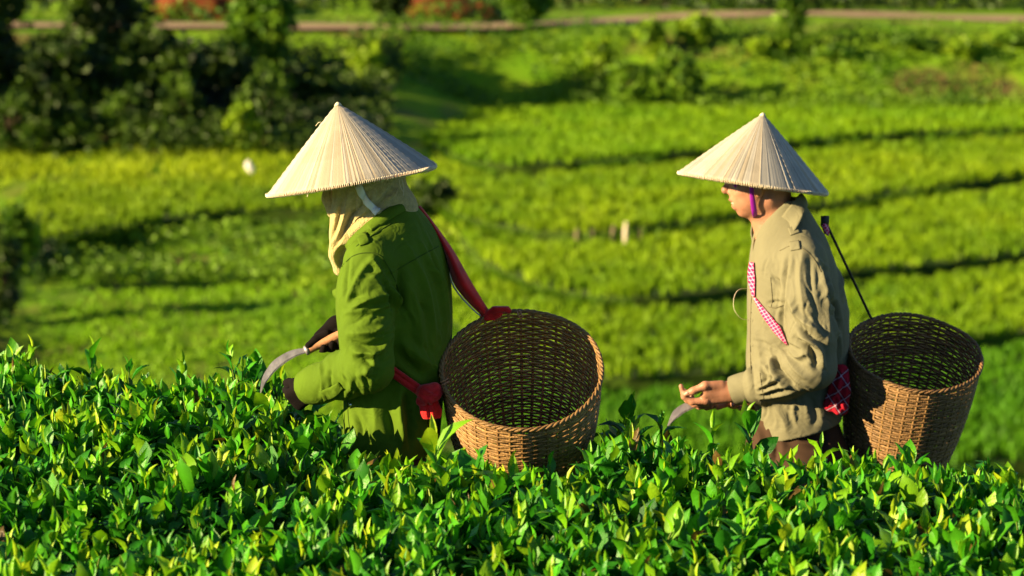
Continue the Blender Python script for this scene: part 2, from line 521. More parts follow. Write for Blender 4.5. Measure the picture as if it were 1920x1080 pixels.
FOREST = [  # trunk column, distance, top row, half width, colours, what tells it apart
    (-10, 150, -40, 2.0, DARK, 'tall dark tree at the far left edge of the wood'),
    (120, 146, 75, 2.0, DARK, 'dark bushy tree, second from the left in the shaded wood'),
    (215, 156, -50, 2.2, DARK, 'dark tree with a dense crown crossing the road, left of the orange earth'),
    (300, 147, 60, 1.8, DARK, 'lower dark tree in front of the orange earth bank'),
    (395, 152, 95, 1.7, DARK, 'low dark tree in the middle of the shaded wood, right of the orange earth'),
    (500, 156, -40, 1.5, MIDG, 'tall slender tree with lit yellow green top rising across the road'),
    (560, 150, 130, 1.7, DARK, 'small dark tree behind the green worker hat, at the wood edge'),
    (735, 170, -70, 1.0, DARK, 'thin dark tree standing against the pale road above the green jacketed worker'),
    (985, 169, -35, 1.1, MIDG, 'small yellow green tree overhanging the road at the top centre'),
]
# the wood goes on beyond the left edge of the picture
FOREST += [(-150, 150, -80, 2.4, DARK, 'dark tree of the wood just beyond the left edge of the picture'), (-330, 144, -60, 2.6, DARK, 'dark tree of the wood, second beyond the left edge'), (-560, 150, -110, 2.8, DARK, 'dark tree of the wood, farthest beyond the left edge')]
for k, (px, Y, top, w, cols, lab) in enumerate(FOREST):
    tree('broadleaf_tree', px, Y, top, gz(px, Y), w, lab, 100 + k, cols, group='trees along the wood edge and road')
HALF = ((0.012, 0.04, 0.004), (0.11, 0.22, 0.007))  # shaded and lit leaf clumps painted as one colour pair
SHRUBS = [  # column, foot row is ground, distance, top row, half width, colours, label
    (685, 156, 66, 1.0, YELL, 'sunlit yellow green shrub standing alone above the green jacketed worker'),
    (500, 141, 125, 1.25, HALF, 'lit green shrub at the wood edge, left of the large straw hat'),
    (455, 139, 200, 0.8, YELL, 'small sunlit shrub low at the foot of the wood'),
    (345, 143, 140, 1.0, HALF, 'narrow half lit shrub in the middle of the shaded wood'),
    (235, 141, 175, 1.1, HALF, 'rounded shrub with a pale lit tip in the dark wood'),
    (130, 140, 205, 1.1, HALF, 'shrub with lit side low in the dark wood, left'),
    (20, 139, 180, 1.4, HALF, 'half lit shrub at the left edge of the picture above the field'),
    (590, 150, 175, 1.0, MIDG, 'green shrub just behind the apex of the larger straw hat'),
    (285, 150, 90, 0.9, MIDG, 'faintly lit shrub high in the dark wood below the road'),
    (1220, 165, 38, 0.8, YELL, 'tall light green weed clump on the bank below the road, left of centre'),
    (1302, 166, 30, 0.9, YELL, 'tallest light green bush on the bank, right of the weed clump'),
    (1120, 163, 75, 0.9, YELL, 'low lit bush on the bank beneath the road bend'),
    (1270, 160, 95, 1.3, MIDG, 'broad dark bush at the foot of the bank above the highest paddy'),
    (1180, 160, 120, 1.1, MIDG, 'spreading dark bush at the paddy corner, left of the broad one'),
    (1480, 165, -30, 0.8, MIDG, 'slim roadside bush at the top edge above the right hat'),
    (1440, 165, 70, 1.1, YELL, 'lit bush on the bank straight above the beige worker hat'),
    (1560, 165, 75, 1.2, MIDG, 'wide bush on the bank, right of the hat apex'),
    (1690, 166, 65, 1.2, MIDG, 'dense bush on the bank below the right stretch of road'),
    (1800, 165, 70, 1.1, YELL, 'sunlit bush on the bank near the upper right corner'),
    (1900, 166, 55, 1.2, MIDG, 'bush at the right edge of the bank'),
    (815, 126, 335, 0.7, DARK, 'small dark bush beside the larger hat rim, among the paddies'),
    (-5, 104, 430, 0.7, DARK, 'small added bush coloured as shade, cut by the left edge, above the tea hedge'),  # bush added to darken the strip along the left edge
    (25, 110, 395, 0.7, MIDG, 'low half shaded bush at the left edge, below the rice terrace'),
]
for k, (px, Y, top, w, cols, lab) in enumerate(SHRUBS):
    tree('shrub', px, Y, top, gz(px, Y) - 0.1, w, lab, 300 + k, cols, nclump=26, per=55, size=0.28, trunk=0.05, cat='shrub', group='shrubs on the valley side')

# weeds: the bank below the road, the strip between the left terraces, the wood floor, the hill behind the road
def weeds(name, px0, px1, y0, y1, dens, h, cols, label, seed, leaf=0.22, nb=4):
    r = np.random.default_rng(seed)
    xa, xb = (px0 - 960) / FPX * y1 * 1.02, (px1 - 960) / FPX * y1 * 1.02
    N = int((xb - xa) * (y1 - y0) * dens)
    x, y = r.uniform(xa, xb, N), r.uniform(y0, y1, N)
    n1 = vnoise(x * .5, y * .5, seed) * .6 + vnoise(x * 1.7, y * 1.7, seed + 1) * .4
    keep = r.uniform(0, 1, N) < sm(0.2, 0.6, n1)
    x, y, n1 = x[keep], y[keep], n1[keep]
    z = ground_z(x, y)
    hh = h * (0.4 + 1.2 * n1)
    rep = nb
    P = np.repeat(np.stack([x, y, z], -1), rep, 0)
    P[:, :2] += r.normal(0, .16, (len(P), 2))
    P[:, 2] += np.repeat(hh, rep) * r.uniform(0.05, 1, len(P))
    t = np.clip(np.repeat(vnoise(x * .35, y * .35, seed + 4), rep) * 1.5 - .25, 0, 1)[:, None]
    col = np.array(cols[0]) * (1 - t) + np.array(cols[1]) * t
    V, F, C = leaf_quads(P, np.full(len(P), leaf), col, seed)
    link(name, new_mesh(name, V, F, smooth=False, colors=C, mats=[M['foliage']]), kind='stuff', label=label, category='weeds')

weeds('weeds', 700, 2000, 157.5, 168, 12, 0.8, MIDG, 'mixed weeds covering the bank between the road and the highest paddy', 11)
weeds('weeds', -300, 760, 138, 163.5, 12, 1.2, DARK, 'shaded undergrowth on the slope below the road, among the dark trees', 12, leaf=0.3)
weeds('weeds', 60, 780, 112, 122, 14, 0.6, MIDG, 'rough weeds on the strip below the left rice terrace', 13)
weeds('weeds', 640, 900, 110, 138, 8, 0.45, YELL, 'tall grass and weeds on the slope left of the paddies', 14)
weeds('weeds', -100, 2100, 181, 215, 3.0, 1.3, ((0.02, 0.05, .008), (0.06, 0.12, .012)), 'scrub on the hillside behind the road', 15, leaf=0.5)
weeds('weeds', -60, 170, 97, 122, 14, 1.0, ((0.012, 0.04, 0.004), (0.07, 0.15, 0.006)), 'weeds coloured dark as shade along the left edge beside the lower meadow', 16, leaf=0.25)  # tree shade at the left edge put into the weed colour

weeds('weeds', -100, 960, 172.3, 174.6, 9, 1.0, MIDG, 'green weeds growing against the orange earth cut behind the road', 17, leaf=0.3)

def grass(px0, px1, y0, y1, dens, h, c1, c2, label, seed):
    r = np.random.default_rng(seed)
    xa, xb = (px0 - 960) / FPX * y1, (px1 - 960) / FPX * y1
    N = int((xb - xa) * (y1 - y0) * dens)
    x, y = r.uniform(xa, xb, N), r.uniform(y0, y1, N)
    n1 = vnoise(x * .3, y * .2, seed) * .65 + vnoise(x * 1.3, y * .9, seed + 1) * .35
    keep = r.uniform(0, 1, N) < sm(0.22, 0.45, n1)
    x, y, n1 = x[keep], y[keep], n1[keep]
    t = n1[:, None]
    V, F, C = blades(np.stack([x, y, ground_z(x, y) - .02], -1), h * (.5 + n1), 0.07, 4, np.array(c1) * (1 - t) + np.array(c2) * t, 0.8, seed)
    link('grass', new_mesh('grass', V, F, smooth=False, colors=C, mats=[M['blade']]), kind='stuff', label=label, category='grass')
grass(-500, 900, 84, 119, 9, 0.22, (0.09, 0.27, 0.003), (0.24, 0.44, 0.004), 'short soft grass of the lower meadow behind the sickle', 21)
grass(-60, 760, 130, 140, 9, 0.4, (0.22, 0.34, 0.006), (0.40, 0.52, 0.008), 'sunlit rough grass at the foot of the dark wood', 22)

# pale stakes at the paddy edge, a white sack on the grass
M['grey_wood'] = mat('grey_wood', (0.26, 0.22, 0.12), 0.9, 0.2, nscale=12)
M['pale_wood'] = mat('pale_wood', (0.55, 0.48, 0.36), 0.9, 0.2, nscale=12)
M['sack'] = mat('white_sack', (0.75, 0.72, 0.68), 0.7, 0.3, nscale=6)
for px, py, hgt, w, lab in [(1080, 442, .38, .05, 'short pale stake, first from the left at the paddy edge'), (1110, 442, .42, .05, 'pale stake, second from the left at the paddy edge'),
                            (1147, 440, .45, .06, 'pale stake just left of the broad white one at the paddy edge'), (1171, 446, .70, .10, 'broad white stake, tallest at the paddy edge between the workers'),
                            (1199, 440, .36, .05, 'short pale stake right of the broad white one at the paddy edge')]:
    p = on_z(px, py, -14.15); p[1] -= 0.7; p[2] = -14.55
    V, F = tube([(0, 0, 0), (0.02, 0, .35 + hgt * .5), (-.01, 0, .4 + hgt)], [w, w * .95, w * .55], 6, squash=((0, 1, 0), 0.5))
    o = link('wooden_stake', new_mesh('wooden_stake', V, F, mats=[M['pale_wood' if hgt > .6 else 'grey_wood']]), label=lab, category='stake', group='pale stakes at the paddy edge')
    o.location = p; o.rotation_euler = (0.03, rng.normal(0, .06), rng.uniform(0, 3))
p = pt(471, 318, 133); p[2] = float(ground_z(np.array([p[0]]), np.array([133.0]))[0])
a = np.linspace(0, 1, 12)
V, F = tube(np.stack([0.05 * np.sin(a * 7) - a * .16, 0 * a, a * 0.75 + .25], -1), 0.22 * np.sin(np.clip(a, .06, .94) * math.pi) ** .5, 9, squash=((0, 1, 0), .6))
V += rng.normal(0, .012, V.shape)
o = link('white_sack', new_mesh('white_sack', V, F, mats=[M['sack']]), label='small white sack in the grass left of the larger straw hat', category='sack')
o.location = p
o.scale = (.75, .75, .75)
# ------------------------------------------------------------------ tea hedge
HB_PX = np.array([-600, 0, 300, 470, 560, 615, 660, 830, 1090, 1125, 1180, 1250, 1330, 1420, 1600, 1920, 2500])
HB_Y = np.array([9.5, 9.2, 8.8, 8.9, 8.75, 8.5, 8.0, 7.9, 7.74, 8.4, 8.45, 8.2, 8.02, 7.95, 7.92, 7.85, 7.85])

def hedge_back(x, y):
    px = 960 + FPX * x / (y * cp + 1.6 * sp)
    return np.interp(px, HB_PX, HB_Y)

def hedge_z(x, y):
    n = vnoise(x * 2.2 + 9, y * 2.2, 31) * .6 + vnoise(x * 6, y * 6, 32) * .4
    return 0.795 + (n - .5) * 0.10 - 0.02 * x * sm(7.2, 8.2, y) - 0.05 * np.clip(sm(-0.22, 0.0, y - hedge_back(x, y)), 0, 1) - 0.06 * sm(5.4, 4.6, y)

def leaf_mesh(w, fold, curl, wave, point=1.0):
    t = np.array([0, .10, .28, .5, .72, .9, 1.0])
    hw = w * np.array([.05, .30, .80, 1.0, .74, .30, .0]) * .5
    V, sh = [], []
    for k, (a, h) in enumerate(zip(t, hw)):
        zc = curl * (a - 0.9 * a * a) - curl * .6 * a ** 3
        wv = wave * math.sin(a * 9 + 1)
        yy = a - 0.25 * abs(curl) * a * a
        V += [(-h, yy, zc + fold * h + wv * h), (0, yy, zc), (h, yy, zc + fold * h - wv * h)]
        sh += [0.95, 1.28 if k < 6 else 1.0, 0.95]
    F = []
    for k in range(6):
        b = k * 3
        F += [(b, b + 1, b + 4, b + 3), (b + 1, b + 2, b + 5, b + 4)]
    return np.array(V), np.array(F), np.array(sh)

LV = [leaf_mesh(.40, .5, .25, .0), leaf_mesh(.46, .3, -.2, .25), leaf_mesh(.36, .7, .1, .15), leaf_mesh(.43, .45, .45, -.2), leaf_mesh(.24, .9, .15, 0), leaf_mesh(.49, .25, .15, .3)]
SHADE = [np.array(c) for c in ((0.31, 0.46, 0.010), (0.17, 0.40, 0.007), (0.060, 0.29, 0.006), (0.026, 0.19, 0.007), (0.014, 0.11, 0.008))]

def hedge_shoots():
    r = np.random.default_rng(5)
    leaves, stems = [], []          # leaf: variant, base, dir, normal, length, shade
    N = 5600
    x, y = r.uniform(-2.3, 2.3, N), r.uniform(4.6, 9.4, N)
    ok = (y < hedge_back(x, y)) & (np.abs(x) < y * .2 + .45)
    x, y = x[ok], y[ok]
    hz_ = hedge_z(x, y)
    vig = vnoise(x * 1.3 + 4, y * 1.3, 77) * .6 + vnoise(x * 5, y * 5, 78) * .4      # vigour: where the flush is
    extra = [(430, 672, 8.75, .10, 1.2), (455, 700, 8.6, .08, 1.1), (240, 690, 8.7, .06, 1.), (812, 842, 7.45, .10, 1.7), (1400, 790, 7.95, .09, 1.1), (1335, 815, 7.9, .08, 1.2), (960, 880, 7.55, .03, 1.2), (1540, 845, 7.7, .06, 1.2),
             (175, 668, 8.9, .05, 1.1), (340, 690, 8.8, .06, 1.1), (1185, 770, 8.4, .05, 1.1), (60, 660, 9.0, .06, 1.1), (1240, 800, 8.2, .05, 1.1), (900, 870, 7.6, .04, 1.2), (1690, 880, 7.6, .05, 1.1)]
    jobs = [(x[k], y[k], hz_[k] + r.normal(0, .016), .7 + .75 * vig[k], 0) for k in range(len(x))]
    for a, b, Y, up, big in extra:
        p = pt(a, b, Y)
        jobs.append((p[0], p[1], p[2] + up * .1, big * .9, 1))
    for sx, sy, sz, g, special in jobs:
        lean = r.normal(0, .16, 2)
        g *= r.uniform(.75, 1.2)
        top = np.array((sx, sy, sz))
        hgt = r.uniform(.10, .17) * (1.1 if special else 1)
        foot = top - np.array((lean[0] * hgt, lean[1] * hgt, hgt))
        stems.append((foot, top))
        ph = r.uniform(0, 6.28)
        nlev = 7
        young = np.clip(r.normal(.5, .28) + (g - 1.0) * .5, 0, 1)
        for lv in range(nlev):
            f = 1 - lv / (nlev - 1) * .95
            base = foot + (top - foot) * f
            el = R((84, 70, 60, 52, 42, 28, 14)[lv] + r.normal(0, 12))
            L = (.044, .063, .077, .086, .088, .086, .082)[lv] * g ** .6 * r.uniform(.8, 1.2)
            if special and lv < 3:
                L *= 1.15
            az = ph + lv * 2.4 + r.normal(0, .35)
            d = np.array((math.cos(az) * math.cos(el), math.sin(az) * math.cos(el), math.sin(el)))
            up = np.array((-math.cos(az) * math.sin(el), -math.sin(az) * math.sin(el), math.cos(el))) + r.normal(0, .3, 3)
            s = np.cross(d, up); s /= np.linalg.norm(s)
            nrm = np.cross(s, d)
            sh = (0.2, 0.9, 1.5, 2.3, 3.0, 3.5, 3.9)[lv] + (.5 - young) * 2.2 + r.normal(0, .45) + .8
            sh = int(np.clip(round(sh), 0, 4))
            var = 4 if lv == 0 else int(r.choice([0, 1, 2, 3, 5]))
            leaves.append((var, base, s, d, nrm, L, sh, lv))
    # older leaves filling the canopy below the flush
    N = 17000
    x, y = r.uniform(-2.3, 2.3, N), r.uniform(4.6, 9.4, N)
    ok = (y < hedge_back(x, y) + .02) & (np.abs(x) < y * .2 + .45)
    for a, b in zip(x[ok], y[ok]):
        base = np.array((a, b, hedge_z(np.array([a]), np.array([b]))[0] - r.uniform(.035, .14)))
        az, el = r.uniform(0, 6.28), R(r.uniform(-15, 60))
        d = np.array((math.cos(az) * math.cos(el), math.sin(az) * math.cos(el), math.sin(el)))
        up = np.array((0, 0, 1.)) + r.normal(0, .4, 3)
        s = np.cross(d, up); s /= np.linalg.norm(s)
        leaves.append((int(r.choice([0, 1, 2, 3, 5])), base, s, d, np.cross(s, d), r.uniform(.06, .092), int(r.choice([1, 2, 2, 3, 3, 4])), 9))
    # the hedge's sides: leaves on the back and front faces down to the soil
    for side in (0, 1):
        for a in r.uniform(-2.2, 2.2, 1500):
            b = float(hedge_back(np.array([a]), np.array([8.0]))[0]) if side == 0 else 4.6
            base = np.array((a, b + r.normal(0, .04), r.uniform(.12, .74)))
            az = (math.pi / 2 if side == 0 else -math.pi / 2) + r.normal(0, .9)
            el = R(r.uniform(-30, 50))
            d = np.array((math.cos(az) * math.cos(el), math.sin(az) * math.cos(el), math.sin(el)))
            s = np.cross(d, np.array((0, 0, 1.)) + r.normal(0, .4, 3)); s /= np.linalg.norm(s)
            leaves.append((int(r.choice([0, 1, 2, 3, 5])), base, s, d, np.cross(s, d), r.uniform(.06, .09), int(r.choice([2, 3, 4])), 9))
    return leaves, stems

leaves, stems = hedge_shoots()
hedge = thing('tea_hedge', 'long green tea hedge with fresh glossy shoots filling the whole lower part of the picture', 'hedge', (0, 7.0, 0.1))
base_ = np.array([l[1] for l in leaves]); S_ = np.array([l[2] for l in leaves]); D_ = np.array([l[3] for l in leaves]); N_ = np.array([l[4] for l in leaves])
L_ = np.array([l[5] for l in leaves]); var_ = np.array([l[0] for l in leaves]); shd_ = np.array([l[6] for l in leaves]); lev_ = np.array([l[7] for l in leaves])
# the 300 that show largest: tall young leaves of the top of the canopy inside the frame
cx, cy, cd = to_px(base_ + D_ * L_[:, None] * .5)
tx, ty, _ = to_px(base_ + D_ * L_[:, None])
bx_, by_, _ = to_px(base_)
wx, wy, _ = to_px(base_ + S_ * (L_ * .4)[:, None])
area = np.abs((tx - bx_) * (wy - by_) - (ty - by_) * (wx - bx_))
ok = (cx > 8) & (cx < 1912) & (cy < 1072) & (lev_ <= 3) & (base_[:, 1] < hedge_back(base_[:, 0], base_[:, 1]))
rank = np.where(ok, area, -1)
chosen = set(np.argsort(-rank)[:300].tolist())
VM = {}
for k in sorted(chosen):
    key = (int(var_[k]), int(shd_[k]))
    if key not in VM:
        v, f, sh = LV[key[0]]
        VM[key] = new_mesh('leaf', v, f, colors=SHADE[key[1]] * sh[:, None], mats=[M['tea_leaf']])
    o = link('leaf', VM[key], hedge)
    mtx = Matrix.Identity(4)
    for c, vec in enumerate((S_[k], D_[k], N_[k])):
        for rr_ in range(3):
            mtx[rr_][c] = vec[rr_] * L_[k]
    for rr_ in range(3):
        mtx[rr_][3] = base_[k][rr_]
    o.matrix_basis = mtx
    o.matrix_parent_inverse = Matrix.Translation(-Vector(hedge.location))
Vs, Fs_, Cs, off = [], [], [], 0
rest = np.array([k for k in range(len(leaves)) if k not in chosen])
rj = np.random.default_rng(8)
for v in range(len(LV)):
    ids = rest[var_[rest] == v]
    lv, lf, lsh = LV[v]
    Vw = base_[ids][:, None] + L_[ids][:, None, None] * (lv[None, :, 0:1] * S_[ids][:, None] + lv[None, :, 1:2] * D_[ids][:, None] + lv[None, :, 2:3] * N_[ids][:, None])
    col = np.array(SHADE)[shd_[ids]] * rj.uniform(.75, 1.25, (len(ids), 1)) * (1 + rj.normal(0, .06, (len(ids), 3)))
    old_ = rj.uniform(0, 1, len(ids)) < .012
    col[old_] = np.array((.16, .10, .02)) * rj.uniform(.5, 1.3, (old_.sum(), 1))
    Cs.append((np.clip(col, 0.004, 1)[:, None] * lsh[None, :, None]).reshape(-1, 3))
    Fs_.append((lf[None] + (off + np.arange(len(ids)) * len(lv))[:, None, None]).reshape(-1, 4))
    Vs.append(Vw.reshape(-1, 3)); off += len(ids) * len(lv)
adopt(link('foliage', new_mesh('foliage', np.vstack(Vs), np.vstack(Fs_), colors=np.vstack(Cs), mats=[M['tea_leaf']]), kind='stuff'), hedge)
sv = [tube(np.array([a, a * .5 + b * .5 + rj.normal(0, .004, 3), b]), [.0028, .0024, .0016], 4, cap=False) for a, b in stems]
V, F = merge(sv)
adopt(link('shoot_stems', new_mesh('shoot_stems', V, F, mats=[M['tea_stem']]), kind='stuff'), hedge)
# woody core that the leaves grow from
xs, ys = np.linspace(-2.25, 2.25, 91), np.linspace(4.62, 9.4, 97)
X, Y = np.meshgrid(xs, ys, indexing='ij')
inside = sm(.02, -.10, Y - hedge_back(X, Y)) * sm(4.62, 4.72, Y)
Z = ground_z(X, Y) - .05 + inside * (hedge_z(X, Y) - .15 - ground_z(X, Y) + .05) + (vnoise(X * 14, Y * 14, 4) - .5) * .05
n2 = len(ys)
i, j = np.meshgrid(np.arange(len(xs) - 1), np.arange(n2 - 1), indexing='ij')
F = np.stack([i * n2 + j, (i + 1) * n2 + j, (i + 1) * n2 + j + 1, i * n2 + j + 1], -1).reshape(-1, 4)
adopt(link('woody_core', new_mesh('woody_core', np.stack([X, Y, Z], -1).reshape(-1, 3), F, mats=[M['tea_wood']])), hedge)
# ------------------------------------------------------------------ signed-distance modelling for bodies and clothes
class Field:
    def __init__(s, lo, hi, h):
        s.h = h
        s.lo = np.asarray(lo, float)
        s.n = np.ceil((np.asarray(hi, float) - s.lo) / h).astype(int) + 1
        s.F = np.full(s.n, 0.2, dtype=np.float32)

    def _sub(s, lo, hi):
        a = np.clip(np.floor((np.asarray(lo) - s.lo) / s.h).astype(int), 0, s.n - 1)
        b = np.clip(np.ceil((np.asarray(hi) - s.lo) / s.h).astype(int) + 1, 1, s.n)
        ax = [(s.lo[q] + s.h * np.arange(a[q], b[q])).astype(np.float32) for q in range(3)]
        return (slice(a[0], b[0]), slice(a[1], b[1]), slice(a[2], b[2])), ax[0][:, None, None], ax[1][None, :, None], ax[2][None, None, :]

    def _op(s, sl, d, k, op):
        f = s.F[sl]
        if op == 'cut':
            d = -d
            h = np.maximum(k - np.abs(f - d), 0) / k
            s.F[sl] = np.maximum(f, d) + h * h * k * .25
        else:
            h = np.maximum(k - np.abs(f - d), 0) / k
            s.F[sl] = np.minimum(f, d) - h * h * k * .25

    def cap(s, a, b, ra, rb=None, k=.01, op='add', flat=None):
        """round cone a->b; flat=(vector, factor): thinner along that vector"""
        a, b = np.asarray(a, float), np.asarray(b, float)
        rb = ra if rb is None else rb
        m = max(ra, rb) + k + .02
        if flat is not None and flat[1] > 1:
            m = m * flat[1]
        sl, X, Y, Z = s._sub(np.minimum(a, b) - m, np.maximum(a, b) + m)
        if X.size * Y.size * Z.size == 0:
            return
        ab = b - a
        L2 = max(ab.dot(ab), 1e-9)
        px, py, pz = X - a[0], Y - a[1], Z - a[2]
        t = np.clip((px * ab[0] + py * ab[1] + pz * ab[2]) / L2, 0, 1)
        qx, qy, qz = px - t * ab[0], py - t * ab[1], pz - t * ab[2]
        if flat is not None:
            v = np.asarray(flat[0], float); v = v / np.linalg.norm(v)
            g = (qx * v[0] + qy * v[1] + qz * v[2]) * (1 / flat[1] - 1)
            qx, qy, qz = qx + g * v[0], qy + g * v[1], qz + g * v[2]
            d = (np.sqrt(qx * qx + qy * qy + qz * qz) - (ra + (rb - ra) * t)) * min(1, flat[1] ** .5)
        else:
            d = np.sqrt(qx * qx + qy * qy + qz * qz) - (ra + (rb - ra) * t)
        s._op(sl, d.astype(np.float32), k, op)

    def chain(s, pts, rs, k=.01, op='add', flat=None):
        for q in range(len(pts) - 1):
            s.cap(pts[q], pts[q + 1], rs[q], rs[q + 1], k, op, flat)

    def ell(s, c, r, k=.01, op='add', rot=None):
        c, r = np.asarray(c, float), np.asarray(r, float)
        m = r.max() + k + .02
        sl, X, Y, Z = s._sub(c - m, c + m)
        x, y, z = X - c[0], Y - c[1], Z - c[2]
        if rot is not None:
            x, y, z = (rot[q][0] * x + rot[q][1] * y + rot[q][2] * z for q in range(3))
        q = np.sqrt((x / r[0]) ** 2 + (y / r[1]) ** 2 + (z / r[2]) ** 2)
        s._op(sl, ((q - 1) * r.min()).astype(np.float32), k, op)

    def stack(s, rows, k=.02, op='add', n=2.4, yaw=0.0):
        """rows: (z, cx, cy, rx, ry) from low to high; a lofted torso"""
        rows = np.array(sorted(rows), float)
        m = rows[:, 3:].max() + k + .03
        lo = np.array((rows[:, 1].min() - m, rows[:, 2].min() - m, rows[0, 0] - k))
        hi = np.array((rows[:, 1].max() + m, rows[:, 2].max() + m, rows[-1, 0] + k))
        sl, X, Y, Z = s._sub(lo, hi)
        z = Z.ravel()
        C = catmull_rows(rows, z)
        cx, cy, rx, ry = (C[:, q][None, None, :].astype(np.float32) for q in range(4))
        c_, s_ = math.cos(yaw), math.sin(yaw)
        dx, dy = X - cx, Y - cy
        ux, uy = dx * c_ + dy * s_, -dx * s_ + dy * c_
        q = (np.abs(ux / rx) ** n + np.abs(uy / ry) ** n) ** (1 / n)
        d = (q - 1) * np.minimum(rx, ry)
        d = np.maximum(d, np.maximum(Z - rows[-1, 0], rows[0, 0] - Z))
        s._op(sl, d.astype(np.float32), k, op)

    def cutplane(s, p, nrm, lo=None, hi=None):
        """remove everything on the +nrm side (inside the optional box)"""
        lo = s.lo if lo is None else lo
        hi = s.lo + s.n * s.h if hi is None else hi
        sl, X, Y, Z = s._sub(lo, hi)
        nrm = np.asarray(nrm, float) / np.linalg.norm(nrm)
        d = (X - p[0]) * nrm[0] + (Y - p[1]) * nrm[1] + (Z - p[2]) * nrm[2]
        s.F[sl] = np.maximum(s.F[sl], d.astype(np.float32))

    def mesh(s, smooth=1):
        F = s.F
        F[0], F[-1], F[:, 0], F[:, -1], F[:, :, 0], F[:, :, -1] = .2, .2, .2, .2, .2, .2
        Sg = F < 0
        c = [Sg[a:Sg.shape[0] - 1 + a, b:Sg.shape[1] - 1 + b, d:Sg.shape[2] - 1 + d] for a in (0, 1) for b in (0, 1) for d in (0, 1)]
        anyc, allc = c[0].copy(), c[0].copy()
        for q in c[1:]:
            anyc |= q; allc &= q
        act = anyc & ~allc
        I = np.argwhere(act)
        idg = np.full(act.shape, -1, np.int32)
        idg[act] = np.arange(len(I))
        corner = {(a, b, d): F[I[:, 0] + a, I[:, 1] + b, I[:, 2] + d] for a in (0, 1) for b in (0, 1) for d in (0, 1)}
        acc, cnt = np.zeros((len(I), 3)), np.zeros(len(I))
        for ax in range(3):
            o1, o2 = [q for q in range(3) if q != ax]
            for u in (0, 1):
                for v in (0, 1):
                    p0 = [0, 0, 0]; p0[o1], p0[o2] = u, v
                    p1 = list(p0); p1[ax] = 1
                    f0, f1 = corner[tuple(p0)], corner[tuple(p1)]
                    mk = (f0 < 0) != (f1 < 0)
                    t = f0[mk] / (f0[mk] - f1[mk])
                    add = np.tile(np.array(p0, float), (mk.sum(), 1)); add[:, ax] = t
                    acc[mk] += add; cnt[mk] += 1
        V = s.lo + s.h * (I + acc / cnt[:, None])
        quads = []
        for ax in range(3):
            o1, o2 = [(1, 2), (2, 0), (0, 1)][ax]
            s0 = [slice(None)] * 3; s1 = [slice(None)] * 3
            s0[ax], s1[ax] = slice(0, -1), slice(1, None)
            A, B = Sg[tuple(s0)], Sg[tuple(s1)]
            E = np.argwhere(A != B)
            E = E[(E[:, o1] > 0) & (E[:, o2] > 0)]
            inside0 = A[E[:, 0], E[:, 1], E[:, 2]]
            def cell(d1, d2):
                Q = E.copy(); Q[:, o1] -= d1; Q[:, o2] -= d2
                return idg[Q[:, 0], Q[:, 1], Q[:, 2]]
            q = np.stack([cell(1, 1), cell(0, 1), cell(0, 0), cell(1, 0)], -1)
            q[~inside0] = q[~inside0][:, ::-1]
            quads.append(q)
        Q = np.vstack(quads)
        Q = Q[(Q >= 0).all(1)]
        for _ in range(smooth):
            V = relax(V, Q)
        return V, Q

def catmull_rows(rows, z):
    out = np.empty((len(z), 4))
    t = rows[:, 0]
    for q in range(4):
        v = rows[:, q + 1]
        mslope = np.gradient(v, t)
        i = np.clip(np.searchsorted(t, z) - 1, 0, len(t) - 2)
        h = t[i + 1] - t[i]
        u = np.clip((z - t[i]) / h, 0, 1)
        out[:, q] = (2 * u ** 3 - 3 * u ** 2 + 1) * v[i] + (u ** 3 - 2 * u ** 2 + u) * h * mslope[i] + (-2 * u ** 3 + 3 * u ** 2) * v[i + 1] + (u ** 3 - u ** 2) * h * mslope[i + 1]
    out[:, 2:] = np.maximum(out[:, 2:], .004)
    return out

def relax(V, Q, w=.5):
    acc, cnt = np.zeros_like(V), np.zeros(len(V))
    for a, b in ((0, 1), (1, 2), (2, 3), (3, 0)):
        for q in range(3):
            acc[:, q] += np.bincount(Q[:, a], V[Q[:, b], q], len(V)) + np.bincount(Q[:, b], V[Q[:, a], q], len(V))
        cnt += np.bincount(Q[:, a], minlength=len(V)) + np.bincount(Q[:, b], minlength=len(V))
    return V * (1 - w) + acc / np.maximum(cnt, 1)[:, None] * w

def normals(V, Q):
    n = np.cross(V[Q[:, 2]] - V[Q[:, 0]], V[Q[:, 3]] - V[Q[:, 1]])
    N = np.zeros_like(V)
    for c in range(4):
        for q in range(3):
            N[:, q] += np.bincount(Q[:, c], n[:, q], len(V))
    return N / (np.linalg.norm(N, axis=1)[:, None] + 1e-12)

def seg_dist(V, P):
    """distance from each vertex to a polyline, and the parameter along it"""
    best = np.full(len(V), 9.0); par = np.zeros(len(V)); side = np.zeros((len(V), 3))
    for q in range(len(P) - 1):
        a, ab = P[q], P[q + 1] - P[q]
        t = np.clip(((V - a) @ ab) / max(ab.dot(ab), 1e-12), 0, 1)
        dv = V - a - t[:, None] * ab
        d = np.linalg.norm(dv, axis=1)
        mk = d < best
        best[mk] = d[mk]; par[mk] = (q + t[mk]) / (len(P) - 1); side[mk] = dv[mk]
    return best, par, side

class Drape:
    """casts photo-pixel polylines onto a modelled surface so seams, folds and trims can follow it"""
    def __init__(s, V, Q):
        s.bvh = BVHTree.FromPolygons(V.tolist(), Q.tolist())
    def hit(s, px, py):
        d = Vector(ray(px, py)); d.normalize()
        loc, nrm, _, _ = s.bvh.ray_cast(Vector(CAM), d)
        return (np.array(loc), np.array(nrm)) if loc is not None else (None, None)
    def line(s, pxs, n=24, lift=0.0):
        c = catmull([(a, b, 0) for a, b in pxs], n)
        out, nr = [], []
        for a, b, _ in c:
            l, m_ = s.hit(a, b)
            if l is not None:
                out.append(l + m_ * lift); nr.append(m_)
        return np.array(out), np.array(nr)

